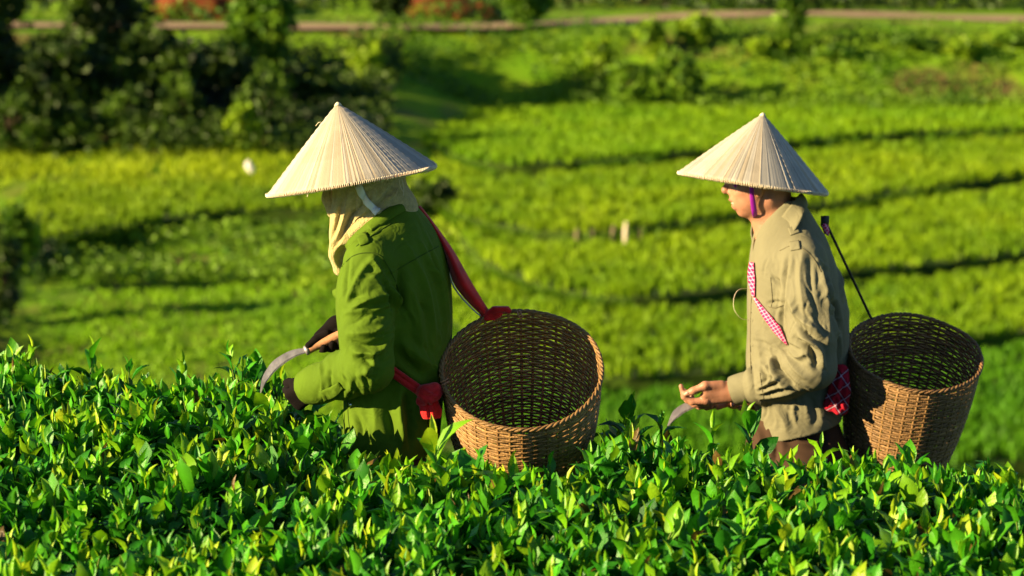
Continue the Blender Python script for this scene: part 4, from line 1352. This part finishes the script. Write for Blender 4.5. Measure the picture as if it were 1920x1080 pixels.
put2('lips', merge([tube(catmull([a2(1383, 380, -.0245), a2(1375, 376.5, -.0195), a2(1369.5, 374.5, -.010), a2(1368, 374.5, 0)], 10), [.001, .002, .003, .0036, .004, .004, .004, .004, .004, .004], 7), tube(catmull([a2(1384, 382, -.0245), a2(1379, 386.5, -.019), a2(1375, 387.5, -.010), a2(1374, 387.5, 0)], 10), [.001, .002, .003, .0038, .0042, .0044, .0044, .0044, .0044, .0044], 7)]), 'lip', body2, person2)
put2('thumbnail', tube([a2(1291, 735.5, -.1145), a2(1283, 740, -.1105)], [.0042, .0036], 8, squash=(TOC, .4)), 'nail', body2, person2)
f = Field((.70, Y2 - .11, 1.30), (.92, Y2 + .11, 1.53), .0035)
f.ell(a2(1431, 324), (.089, .076, .099), .02)
f.cutplane(a2(1410, 340), (-1, 0, .1))
f.cutplane(a2(1440, 362), (-.25, 0, -1))
V, Q = f.mesh(1)
put('hair', (V, Q), 'hair', person2)

V, Q = trousers_field(rows_px(Y2, [(905, 1398, 1598, .155), (845, 1396, 1592, .15), (805, 1404, 1578, .138), (770, 1418, 1566, .125), (740, 1425, 1560, .12)], PX2), .40, cx2, Y2, g2, (cx2 - .28, Y2 - .3, g2 - .02), (cx2 + .28, Y2 + .3, .75))
dr = Drape(V, Q)
V = fold(V, Q, dr, [([(1405, 790), (1425, 815), (1430, 850)], .008, .012), ([(1450, 815), (1455, 840), (1452, 870)], -.008, .012), ([(1480, 812), (1500, 830), (1540, 835)], .008, .013), ([(1540, 800), (1545, 830), (1540, 860)], -.007, .012)])
put('trousers', (V, Q), 'brown_cloth', person2)
for s_ in (-1, 1):
    b0 = np.array((cx2 + .02, Y2 + s_ * .10, g2 + .045))
    put('shoe', tube(catmull([b0 + (.07, 0, 0), b0, b0 + (-.1, 0, -.005), b0 + (-.17, 0, -.015)], 10), [.03, .045, .05, .05, .047, .044, .042, .04, .034, .02], 10, squash=((0, 0, 1), .8)), 'rubber', person2)

# shirt
f = Field((.64, Y2 - .32, .42), (1.08, Y2 + .32, 1.42), .0036)
f.stack(rows_px(Y2, [(830, 1426, 1568, .155), (780, 1418, 1578, .16), (740, 1407, 1584, .16), (690, 1399, 1588, .165), (620, 1401, 1592, .175), (560, 1401, 1587, .18), (505, 1404, 1571, .185),
                     (470, 1408, 1558, .17), (440, 1414, 1546, .135), (412, 1424, 1527, .095), (385, 1438, 1508, .07), (372, 1446, 1502, .055)], PX2), .02, n=2.5)
f.cap(a2(1480, 418, 0), a2(1506, 484, -.155), .048, .060, .04)
f.cap(a2(1480, 418, 0), a2(1500, 484, .155), .048, .060, .04)
f.chain([a2(1508, 490, -.16), a2(1514, 555, -.195), a2(1524, 630, -.215), a2(1526, 688, -.215)], [.062, .072, .070, .064], .025)
f.chain([a2(1526, 688, -.215), a2(1475, 704, -.17), a2(1425, 722, -.12), a2(1392, 729, -.095)], [.064, .061, .052, .040], .03)
f.chain([a2(1500, 488, .16), a2(1548, 590, .19), a2(1545, 680, .20), a2(1450, 742, .07)], [.062, .068, .062, .045], .03)
f.chain([a2(1448, 345, 0), a2(1453, 420, -.0), a2(1440, 452, -.01)], [.060, .058, .045], .012, 'cut')
f.chain([a2(1440, 430, -.01), a2(1418, 470, -.02), a2(1402, 500, -.02)], [.030, .016, .008], .012, 'cut')
d1, d2 = a2(1430, 818), a2(1572, 782)
f.cutplane(d1, (-(d2[2] - d1[2]) * -1, 0, -(d2[0] - d1[0])))
V, Q = f.mesh(2)
dr = Drape(V, Q)
V = fold(V, Q, dr, [
    ([(1478, 480), (1470, 540), (1468, 610)], -.008, .009), ([(1505, 470), (1500, 520), (1508, 590)], .006, .011), ([(1520, 480), (1522, 540), (1538, 610)], -.006, .010), ([(1545, 500), (1560, 560), (1575, 620)], -.010, .012),
    ([(1535, 490), (1548, 560), (1556, 640)], .008, .012), ([(1478, 560), (1500, 600), (1540, 622)], .009, .011), ([(1490, 590), (1515, 625), (1545, 650)], -.009, .011),
    ([(1490, 635), (1520, 655), (1532, 690)], -.013, .011), ([(1500, 632), (1535, 650), (1543, 688)], .010, .009), ([(1478, 655), (1495, 668), (1512, 662)], .010, .010), ([(1455, 665), (1462, 690), (1490, 725)], -.014, .011),
    ([(1447, 672), (1450, 700), (1470, 725)], .012, .009), ([(1470, 660), (1490, 690), (1515, 712)], .009, .012), ([(1428, 690), (1434, 706), (1432, 720)], -.009, .007), ([(1436, 688), (1444, 705), (1445, 722)], .009, .008),
    ([(1420, 728), (1445, 716), (1462, 706)], .007, .006), ([(1424, 738), (1450, 728), (1478, 724)], .007, .006), ([(1424, 733), (1448, 722), (1465, 714)], -.007, .005), ([(1425, 748), (1455, 742), (1490, 735)], .006, .007),
    ([(1450, 520), (1462, 530), (1466, 545)], -.006, .007), ([(1440, 570), (1455, 566), (1468, 568)], -.004, .006), ([(1412, 600), (1425, 660), (1428, 700)], .005, .012), ([(1405, 640), (1410, 690), (1415, 740)], -.005, .010),
    ([(1560, 470), (1575, 520), (1580, 560)], .007, .010), ([(1450, 760), (1470, 790), (1475, 812)], .005, .014), ([(1520, 750), (1530, 780), (1525, 800)], -.005, .014), ([(1565, 600), (1575, 650), (1570, 700)], .007, .012)] + creases(5, [(1475, 490, 1560, 640, 80, 26, .0035, .0055), (1430, 640, 1540, 735, 35, 26, .0035, .005), (1405, 480, 1465, 680, 85, 14, .0025, .006), (1430, 755, 1560, 800, 75, 14, .003, .006), (1540, 430, 1590, 640, 75, 14, .003, .006)]))
V = relax(V, Q, .25)
shirt = put('shirt', (V, Q), 'beige_cloth', person2)
dr = Drape(V, Q)
put2('cuff', tube(catmull([a2(1424, 722, -.12), a2(1410, 724.5, -.109), a2(1390, 729, -.098), a2(1375, 733.5, -.090)], 10), [.050, .0505, .0505, .050, .0495, .049, .0485, .048, .0475, .046], 22, cap=False), 'beige_cloth', shirt, person2)
put2('cuff_lining', tube(catmull([a2(1375.3, 733.4, -.0902), a2(1400, 727, -.104)], 6), [.0455, .045, .045, .045, .045, .045], 22, cap=False), 'seam_beige', shirt, person2)
for ln in ([(1462, 470), (1490, 460), (1520, 478), (1540, 510)], [(1412, 500), (1409, 560), (1407, 640), (1408, 700)], [(1440, 575), (1455, 577), (1468, 572)], [(1425, 700), (1428, 722), (1432, 748)], [(1445, 520), (1448, 560), (1446, 575)]):
    s_ = seam_px(dr, ln)
    if s_: put2('seam', s_, 'seam_beige', shirt, person2)
put2('shoulder_tab', strip_px(dr, [(1482, 463), (1500, 460)], [16, 16], .003, 8), 'beige_cloth', shirt, person2)
put2('shoulder_tab', strip_px(dr, [(1480, 436), (1497, 430)], [14, 14], .003, 8), 'beige_cloth', shirt, person2)
for by in (548, 600, 647):
    l, n_ = dr.hit(1411, by)
    if l is not None:
        put2('button', disc(l, n_, .0055, .002), 'beige_cloth', shirt, person2)
# collar: near leaf, far leaf and the stand behind the neck
put2('collar', sheet([[a2(1502, 362, .05), a2(1497, 366, -.04), a2(1482, 385, -.075), a2(1462, 412, -.080), a2(1440, 445, -.055), a2(1429, 458, -.035)],
                      [a2(1510, 372, .05), a2(1506, 378, -.05), a2(1492, 402, -.095), a2(1472, 430, -.098), a2(1450, 456, -.075), a2(1436, 463, -.05)],
                      [a2(1514, 384, .05), a2(1511, 392, -.07), a2(1499, 418, -.128), a2(1482, 444, -.135), a2(1462, 474, -.115), a2(1444, 468, -.08)]], .0045, 20, 10), 'beige_cloth', shirt, person2)
put2('collar', sheet([[a2(1500, 364, .04), a2(1480, 380, .075), a2(1445, 412, .07), a2(1424, 408, .05), a2(1410, 420, .03)],
                      [a2(1505, 380, .05), a2(1486, 400, .09), a2(1450, 430, .085), a2(1425, 430, .06), a2(1408, 436, .035)],
                      [a2(1508, 392, .05), a2(1490, 415, .10), a2(1455, 445, .09), a2(1428, 450, .06), a2(1411, 456, .03)]], .0045, 16, 8), 'beige_cloth', shirt, person2)
put2('placket', sheet([[a2(1430, 455, -.045), a2(1418, 463, -.03), a2(1409, 478, -.015), a2(1411, 500, -.02)], [a2(1440, 462, -.06), a2(1427, 466, -.05), a2(1415, 480, -.035), a2(1414, 505, -.04)]], .004, 12, 5), 'beige_cloth', shirt, person2)
put2('chest_sash', strip_px(dr, [(1412, 492), (1412, 520), (1416, 556)], [8, 13, 4], .006, 14), 'pink_check', shirt, person2)
put2('chest_sash', strip_px(dr, [(1417, 558), (1436, 588), (1456, 615), (1478, 648)], [3, 12, 15, 3], .005, 18), 'pink_check', shirt, person2)
put2('loose_thread', tube(catmull([a2(1402, 600, -.02), a2(1388, 596, -.05), a2(1376, 578, -.06), a2(1377, 555, -.06), a2(1386, 543, -.05), a2(1400, 541, -.02)], 26), .0007, 5), 'thread', shirt, person2)

sickle('sickle half hidden behind the bare hand of the worker in beige', [a2(1318, 756, .0), a2(1370, 750, .0), a2(1425, 744, .01)],
       [a2(1320, 756, .0), a2(1290, 762, -.005), a2(1268, 776, -.01), a2(1252, 799, -.012)], [.012, .026, .026, .004], .012, a2(1318, 756))
# the leaf just plucked
V_, F_, sh_ = LV[2]
def plucked(px, py, dy, L, el, az, parent):
    d = np.array((math.cos(az) * math.cos(el), math.sin(az) * math.cos(el), math.sin(el)))
    s = np.cross(d, (0, -.6, .8)); s /= np.linalg.norm(s)
    n_ = np.cross(s, d)
    W = a2(px, py, dy) + L * (V_[:, :1] * s + V_[:, 1:2] * d + V_[:, 2:] * n_)
    return W, F_
pl = thing('plucked_shoot', 'small plucked tea shoot pinched between thumb and fingers of the worker in beige', 'tea shoot', tuple(a2(1307, 742, -.105)))
for q in ((1309, 741, -.112, .034, 1.2, 2.2), (1307, 742, -.115, .030, .7, .4), (1305, 741, -.11, .026, 1.0, 3.4)):
    W, F_ = plucked(*q, None)
    adopt(link('leaf', new_mesh('leaf', W, F_, colors=SHADE[1] * sh_[:, None], mats=[M['tea_leaf']])), pl)
# ------------------------------------------------------------------ conical hats
M['palm_leaf'] = mat('palm_leaf', (0, 0, 0), 0.62, 0.3, var=0.08, nscale=30, attr=True, bump=0.12, bscale=300, trans=0.10)

def conical_hat(label, c, axis, Rr, H, seed, tint, strands):
    r = np.random.default_rng(seed)
    root = thing('conical_hat', label, 'hat', tuple(c), 'conical palm leaf hats')
    z = np.asarray(axis, float) / np.linalg.norm(axis)
    x = np.cross((0, 1., 0), z); x /= np.linalg.norm(x)
    y = np.cross(z, x)
    nA, nR = 840, 30
    th = np.arange(nA) / nA * 2 * math.pi
    # irregular pleats: each leaf strip has its own width, tone and lift
    edges = np.sort(r.uniform(0, 2 * math.pi, 150))
    idx = np.searchsorted(edges, th)
    tone = r.uniform(.80, 1.08, 152)[idx]
    tone[idx == 150] = tone[0]
    rib = np.zeros(nA)
    for e in edges:
        dd = np.abs((th - e + math.pi) % (2 * math.pi) - math.pi)
        rib += r.uniform(-1.0, 1.3) * np.exp(-(dd / .010) ** 2)
    fine = r.normal(0, .12, nA)
    s = np.linspace(0.03, 1, nR)
    hoop = 0.0014 * np.exp(-((s * 15) % 1 - .5) ** 2 / .02)
    rad = Rr * s[:, None] * np.ones(nA) + (hoop[:, None] + (rib * .0011 + fine * .0006)[None, :] * s[:, None] ** .5) * .7
    hh = H * (1 - s ** 1.03)[:, None] + (hoop[:, None] + (rib * .0011 + fine * .0006)[None, :] * s[:, None] ** .5) * .7
    dent = (.0022 * np.sin(th * 3 + seed) + .0016 * np.sin(th * 5 + 2 * seed))[None, :] * s[:, None]
    hh = hh + dent; rad = rad + dent * .5
    hh[-1] += r.uniform(-.0015, .001, nA)
    P = c + rad[..., None] * (np.cos(th)[:, None] * x + np.sin(th)[:, None] * y)[None] + hh[..., None] * z
    Pi = P - z * .003
    V = np.vstack([P.reshape(-1, 3), Pi.reshape(-1, 3), [c + z * (H + .001)], [c + z * (H - .006)]])
    i, j = np.meshgrid(np.arange(nR - 1), np.arange(nA), indexing='ij')
    k = (j + 1) % nA
    f = np.stack([i * nA + j, (i + 1) * nA + j, (i + 1) * nA + k, i * nA + k], -1).reshape(-1, 4)
    o = nR * nA
    jj = np.arange(nA); kk = (jj + 1) % nA
    rim = np.stack([(nR - 1) * nA + jj, o + (nR - 1) * nA + jj, o + (nR - 1) * nA + kk, (nR - 1) * nA + kk], -1)
    tip = np.stack([np.full(nA, 2 * o), jj, kk], -1)
    tip2 = np.stack([np.full(nA, 2 * o + 1), o + kk, o + jj], -1)
    lineC = np.clip(1 - .40 * np.clip(-rib, 0, 1) + .10 * np.clip(rib, 0, 1), .5, 1.25) * tone * (1 + fine * .25)
    warm = np.where(r.uniform(0, 1, 152)[idx] > .72, 1, 0)[:, None]
    base = np.array(tint)[None] * (1 - warm * np.array((.02, .10, .22)))
    C = np.clip(base * lineC[:, None], 0, .85)
    stain = 1 - .10 * (vnoise(np.tile(th * 2.2, (nR, 1)), np.tile((s * 5)[:, None], (1, nA)), seed) > .62)
    C = np.tile(C[None], (nR, 1, 1)) * stain[..., None] * (1 + .05 * np.sin(s * 15 * 2 * math.pi))[:, None, None]
    C = C.reshape(-1, 3)
    C = np.vstack([C, C * .9, [tint], [tint]])
    adopt(link('leaf_cover', new_mesh('leaf_cover', V, [np.vstack([f, f[:, ::-1] + o, rim]), np.vstack([tip, tip2])], colors=C, mats=[M['palm_leaf']])), root)
    # rim hoop and its stitches
    circ = lambda rr, dz, n=120: c + rr * (np.cos(np.linspace(0, 2 * math.pi, n))[:, None] * x + np.sin(np.linspace(0, 2 * math.pi, n))[:, None] * y) + dz * z
    put('rim_hoop', tube(circ(Rr - .003, -.0035), .0030, 6, cap=False), 'handle_wood', root)
    st = []
    for a in np.arange(0, 2 * math.pi, .0225):
        a += r.normal(0, .003)
        u = np.cos(a) * x + np.sin(a) * y
        st.append(tube([c + u * (Rr + .0012) + z * .003, c + u * (Rr + .0018) - z * .004, c + u * (Rr - .003) - z * (.0075 + r.uniform(0, .002))], .0011, 4))
    put('rim_stitching', merge(st), 'thread', root, kind='stuff')
    # hoops inside
    for q in np.linspace(.2, .92, 10):
        put('inner_hoop', tube(circ(Rr * q - .004, H * (1 - q ** 1.03) - .006, 60), .0018, 5, cap=False), 'handle_wood', root)
    put('tip_cap', tube([c + z * (H - .006), c + z * (H + .001), c + z * (H + .004)], [.011, .006, .001], 10), 'thread', root)
    for P_ in strands:
        put('loose_strand', tube(catmull(P_, 14), .0009, 4), 'thread', root)
    return root

hat1 = conical_hat('larger conical palm leaf hat on the worker in green', pt(658.5, 337.5, Y1 - .0), .082 * TOC + .9966 * (-.171 * RT + .985 * UPV), .2300, .2075, 1, (.48, .445, .37),
                   [[a1(812, 302, -.02), a1(817, 308, -.03), a1(813, 318, -.05), a1(803, 322, -.06), a1(795, 326, -.07)], [a1(575, 357, -.19), a1(577, 364, -.2), a1(576, 369, -.2)], [a1(592, 236, -.02), a1(597, 230, -.03), a1(602, 229, -.03)],
                    [a1(753, 336, -.06), a1(757, 352, -.06), a1(756, 372, -.04)], [a1(748, 336, -.07), a1(751, 350, -.06), a1(760, 368, -.03)]])
hat2 = conical_hat('smoother paler conical palm leaf hat on the worker in beige', pt(1411.5, 342.5, Y2), .065 * TOC + .998 * (.141 * RT + .990 * UPV), .2310, .2120, 2, (.49, .465, .40),
                   [[a2(1505, 352, -.17), a2(1507, 358, -.17), a2(1510, 361, -.17)]])
# purple chin ribbon of the second hat
def ribbon(rows, name, m, root, thick=.0016, nu=14, nv=5):
    put(name, sheet(rows, thick, nu, nv), m, root)
ribbon([[a2(1405, 338, -.083), a2(1405.5, 362, -.080), a2(1408, 388, -.066), a2(1411, 405, -.048), a2(1414, 412, .0)], [a2(1409, 338, -.086), a2(1410, 362, -.082), a2(1413.5, 388, -.069), a2(1416, 403, -.05), a2(1418, 410, .0)],
        [a2(1413, 338, -.084), a2(1414, 362, -.080), a2(1418, 388, -.066), a2(1420, 402, -.048), a2(1421, 408, .0)]], 'chin_ribbon', 'purple', hat2)
ribbon([[a2(1371, 341, -.055), a2(1378, 342, -.060), a2(1385, 342, -.062)], [a2(1373, 345, -.056), a2(1378, 347, -.060), a2(1384, 346, -.062)], [a2(1377, 349, -.057), a2(1378.5, 352, -.058), a2(1381, 350, -.060)]], 'chin_ribbon', 'purple', hat2, nu=8)

# ------------------------------------------------------------------ wicker baskets
def basket(label, c, axis, Rt, Rb, H, ns, nrow, seed, tone, spin=0.0):
    """c: centre of the mouth; axis: out of the mouth"""
    r = np.random.default_rng(seed)
    root = thing('wicker_basket', label, 'basket', tuple(c - axis * H), 'wicker picking baskets')
    z = np.asarray(axis, float) / np.linalg.norm(axis)
    x = np.cross((0, 1., 0), z); x /= np.linalg.norm(x)
    y = np.cross(z, x)
    rad = lambda t: Rb + (Rt - Rb) * t ** .8 + .012 * math.sin(t * math.pi)
    def P(a, t, dr_=0.0):
        a = np.asarray(a)
        return c + (rad(t) + dr_)[..., None] * (np.cos(a)[..., None] * x + np.sin(a)[..., None] * y) - z * (H * (1 - t)) if not np.isscalar(dr_) else c + (rad(t) + dr_) * (np.cos(a)[..., None] * x + np.sin(a)[..., None] * y) - z * (H * (1 - t))
    def tint(n):
        b = np.array(tone) * r.uniform(.65, 1.25) * np.array((1, r.uniform(.92, 1.03), r.uniform(.8, 1.05)))
        return np.tile(b, (n, 1))
    nseg = ns * 5
    a = np.arange(nseg) / nseg * 2 * math.pi
    for q in range(nrow):
        t = (q + .6) / nrow * .985
        amp = .0014
        ph = (q % 2) * math.pi + spin * ns / 2
        wob = .0012 * np.sin(a * r.integers(2, 5) + r.uniform(0, 6)) + .0008 * np.sin(a * r.integers(7, 13) + r.uniform(0, 6))
        off = amp * np.cos(a * ns / 2 + ph)
        hh = H / nrow * (r.uniform(.46, .505) if r.uniform() > .14 else r.uniform(.38, .44))
        th = .0013
        ctr = c + (rad(t) + off)[:, None] * (np.cos(a)[:, None] * x + np.sin(a)[:, None] * y) - z * (H * (1 - t) + wob)[:, None]
        u = np.cos(a)[:, None] * x + np.sin(a)[:, None] * y
        # a thin bulged strip, five-sided section
        V = np.stack([ctr + u * th - z * hh * .6, ctr + u * th * 1.5, ctr + u * th + z * hh * .6, ctr - u * th + z * hh, ctr - u * th - z * hh], 1).reshape(-1, 3)
        i, j = np.meshgrid(np.arange(nseg), np.arange(5), indexing='ij')
        i2, j2 = (i + 1) % nseg, (j + 1) % 5
        F = np.stack([i * 5 + j, i2 * 5 + j, i2 * 5 + j2, i * 5 + j2], -1).reshape(-1, 4)
        col = np.repeat(np.array(tone)[None] * (r.uniform(.7, 1.2) * (1 + .15 * np.sin(a * r.integers(1, 4) + r.uniform(0, 6)) + .1 * r.normal(0, 1, nseg)))[:, None], 5, 0)
        adopt(link('weft_strand', new_mesh('weft_strand', V, F, colors=np.clip(col, .01, .8), mats=[M['bamboo']])), root)
    for k in range(ns):
        ak = (k + .0) / ns * 2 * math.pi + spin
        tt = np.linspace(-.01, 1.0, 14)
        pts = np.array([c + (rad(max(t, 0))) * (np.cos(ak) * x + np.sin(ak) * y) - z * (H * (1 - t)) for t in tt])
        V, F = tube(pts, .0042, 6, squash=(np.cos(ak) * x + np.sin(ak) * y, .5))
        adopt(link('stake', new_mesh('stake', V, F, colors=tint(len(V)), mats=[M['bamboo']])), root)
    # woven bottom: a disc of crossing splints
    bs = []
    for d0, d1, lift in ((x, y, .002), (y, x, -.002)):
        for u in np.linspace(-.9, .9, 13):
            h_ = math.sqrt(1 - u * u) * Rb
            bs.append(tube([c - z * (H + lift) + d0 * u * Rb - d1 * h_, c - z * (H + lift) + d0 * u * Rb + d1 * h_], .007, 4, squash=(z, .25)))
    V, F = merge(bs)
    adopt(link('bottom', new_mesh('bottom', V, F, colors=tint(len(V)) * .8, mats=[M['bamboo']])), root)
    # plaited rim: three strands wound round each other
    nr = 260
    ar = np.arange(nr + 1) / nr * 2 * math.pi
    for k in range(3):
        w = ar * 26 + k * 2 * math.pi / 3
        pts = c + (Rt + .001 + .0036 * np.cos(w + .5 * np.sin(ar * 7)))[:, None] * (np.cos(ar)[:, None] * x + np.sin(ar)[:, None] * y) + (.002 + .0036 * np.sin(w + .5 * np.sin(ar * 7)) + .002 * np.sin(ar * 5 + seed))[:, None] * z
        V, F = tube(pts, .0034 * (1 + .2 * np.sin(ar * 31 + k)), 6, cap=False)
        adopt(link('rim_strand', new_mesh('rim_strand', V, F, colors=tint(len(V)) * .95, mats=[M['bamboo']])), root)
    return root, (lambda a_, t, o=0.0: c + (rad(t) + o) * (math.cos(a_) * x + math.sin(a_) * y) - z * (H * (1 - t)))

ax1 = .72 * TOC + .694 * (UPV * math.cos(R(-1)) + RT * math.sin(R(-1)))
b1, bp1 = basket('golden wicker basket tilted open to the camera behind the worker in green', pt(978, 694, Y1 - .10), ax1, .2130, .150, .42, 40, 44, 11, (.33, .19, .070))
ax2 = .55 * TOC + .835 * (UPV * math.cos(R(6)) + RT * math.sin(R(6)))
b2, bp2 = basket('darker upright wicker basket on the back of the worker in beige', pt(1716, 662, Y2 - .05), ax2, .2040, .138, .46, 40, 50, 12, (.27, .155, .062))

# tie lashings on the rim of the first basket
for px, py in ((834, 716), (1120, 745), (975, 590)):
    p = pt(px, py, Y1 - .14 if py > 650 else Y1 + .04)
    for q in (-.004, .004):
        aa = np.linspace(0, 2 * math.pi, 14)
        tdir = np.array((math.cos(1.1), 0, -math.sin(1.1))) if px < 900 else np.array((.9, 0, .4))
        s1 = np.cross(tdir, TOC)
        put('rim_lashing', tube(p + tdir * q + .011 * (np.cos(aa)[:, None] * s1 + np.sin(aa)[:, None] * TOC), .0020, 5, cap=False), 'handle_wood', b1)

# red sash that carries the first basket
put('shoulder_sash', sheet([[a1(781, 388, .06), a1(806, 424, .05), a1(834, 478, .04), a1(852, 532, .03), a1(884, 572, .04), a1(909, 595, .06)],
                            [a1(784, 387, .05), a1(812, 424, .03), a1(843, 478, .00), a1(866, 528, -.01), a1(893, 566, .02), a1(912, 590, .05)],
                            [a1(788, 386, .06), a1(818, 425, .05), a1(851, 472, .04), a1(878, 520, .03), a1(902, 560, .04), a1(917, 583, .06)]], .003, 22, 10), 'red_cloth', b1)
put('sash_edge', sheet([[a1(837, 486, .045), a1(851, 535, .035), a1(883, 575, .045), a1(908, 597, .065)], [a1(836, 488, .048), a1(849.5, 537.5, .038), a1(882, 577, .048), a1(907.5, 598.5, .068)]], .002, 14, 4), 'white_band', b1)
f = Field(np.minimum(a1(895, 620, -.1), a1(975, 560, .16)), np.maximum(a1(895, 620, -.1), a1(975, 560, .16)), .003)
f.chain([a1(908, 590, .07), a1(920, 592, .06), a1(934, 586, .05)], [.014, .017, .014], .006)
f.chain([a1(918, 588, .05), a1(932, 578, .04), a1(946, 577, .04), a1(954, 583, .045)], [.010, .012, .011, .008], .004)
f.chain([a1(914, 596, .05), a1(922, 600, .05)], [.012, .008], .004)
V, Q = f.mesh(1)
put('sash_knot', (V, Q), 'red_cloth', b1)
# waist tie on the jacket side
jm = bpy.data.meshes['jacket']
vv = np.empty(len(jm.vertices) * 3, np.float32); jm.vertices.foreach_get('co', vv)
ff = np.empty(len(jm.loops), np.int32); jm.loops.foreach_get('vertex_index', ff)
drj = Drape(vv.reshape(-1, 3).astype(float), ff.reshape(-1, 4))
h0, h1 = drj.hit(752, 708)[0], drj.hit(788, 733)[0]
tv = (h1 - h0) / np.linalg.norm(h1 - h0)
tc_ = [h0 - tv * .06 + TOC * .002, h0 + TOC * .006, (h0 + h1) / 2 + TOC * .010, h1 + TOC * .008]
sv_ = np.cross(TOC, tv)
put('waist_tie', sheet([[q + sv_ * w + TOC * lf for q in tc_] for w, lf in ((-.015, 0), (-.006, .005), (.002, .001), (.009, .005), (.015, 0))], .003, 14, 11), 'red_cloth', b1)
f = Field(np.minimum(a1(762, 812, -.32), a1(850, 660, .02)), np.maximum(a1(762, 812, -.32), a1(850, 660, .02)), .003)
wy = -.135
f.chain([a1(786, 732, wy), a1(800, 737, wy - .02), a1(815, 730, wy - .01), a1(824, 735, wy)], [.015, .024, .018, .012], .006)
f.chain([a1(790, 752, wy - .01), a1(803, 745, wy - .025), a1(818, 740, wy - .015)], [.015, .018, .015], .004)
f.chain([a1(797, 752, wy - .01), a1(803, 770, wy - .012), a1(808, 797, wy - .012)], [.016, .020, .017], .005, flat=((0, 1, 0), .5))
f.chain([a1(810, 748, wy - .01), a1(815, 772, wy - .0), a1(814, 798, wy - .005)], [.015, .019, .015], .005, flat=((0, 1, 0), .5))
f.chain([a1(793, 755, wy), a1(794, 775, wy - .01)], [.011, .010], .004, flat=((0, 1, 0), .5))
f.cutplane(a1(810, 800, wy), (0.1, 0, -1))
V, Q = f.mesh(1)
dq = Drape(V, Q)
V = fold(V, Q, dq, [([(800, 750), (804, 770), (806, 796)], -.004, .004), ([(788, 738), (802, 744), (818, 736)], -.004, .004), ([(808, 752), (812, 775), (812, 796)], .003, .004), ([(795, 730), (806, 738), (820, 744)], .003, .004)])
put('tie_knot', (V, Q), 'red_cloth', b1)

# carrying cord and plaid cloth of the second basket
put('carrying_cord', tube(catmull([a2(1546, 412, .03), a2(1556, 433, .035), a2(1582, 488, .05), a2(1608, 543, .07), a2(1634, 598, .09)], 30), .0042, 7), 'black_cord', b2)
put('shoulder_pad', sheet([[a2(1539, 406, .0), a2(1546, 405, .0), a2(1553, 405, .02)], [a2(1539, 416, -.01), a2(1546, 416, -.01), a2(1553, 415, .01)], [a2(1540, 425, .0), a2(1547, 424, 0), a2(1552, 422, .02)]], .006, 8, 6), 'black_cord', b2)
put('cord_wrap', sheet([[a2(1539, 420, .0), a2(1545, 419, -.01), a2(1551, 422, .01)], [a2(1543, 428, -.005), a2(1548, 428, -.012), a2(1553, 430, .01)], [a2(1547, 438, .0), a2(1550, 439, -.01), a2(1553, 442, .01)]], .006, 8, 6), 'pink_check', b2)
put('side_cord', tube(catmull([a2(1572, 655, -.04), a2(1578, 672, -.06), a2(1592, 700, -.09)], 10), .0035, 6), 'black_cord', b2)
f = Field(np.minimum(a2(1520, 800, -.32), a2(1620, 610, .05)), np.maximum(a2(1520, 800, -.32), a2(1620, 610, .05)), .0032)
wy = -.15
f.chain([a2(1552, 668, wy + .05), a2(1562, 690, wy + .02), a2(1575, 712, wy)], [.014, .020, .024], .008, flat=((0, 1, 0), .6))
f.chain([a2(1578, 696, wy), a2(1574, 725, wy - .015), a2(1558, 758, wy - .01)], [.022, .030, .024], .010, flat=((0, 1, 0), .55))
f.chain([a2(1582, 702, wy), a2(1584, 735, wy - .01), a2(1580, 768, wy - .01)], [.012, .016, .018], .008, flat=((0, 1, 0), .6))
f.chain([a2(1560, 752, wy - .01), a2(1572, 770, wy - .015)], [.016, .014], .006)
V, Q = f.mesh(1)
dq = Drape(V, Q)
V = fold(V, Q, dq, [([(1578, 695), (1570, 730), (1556, 760)], .006, .007), ([(1584, 705), (1580, 740), (1572, 770)], -.006, .006), ([(1556, 675), (1566, 695), (1578, 706)], -.005, .006), ([(1568, 740), (1576, 756), (1586, 768)], .005, .005)])
put('plaid_tie', (V, Q), 'red_plaid', b2)
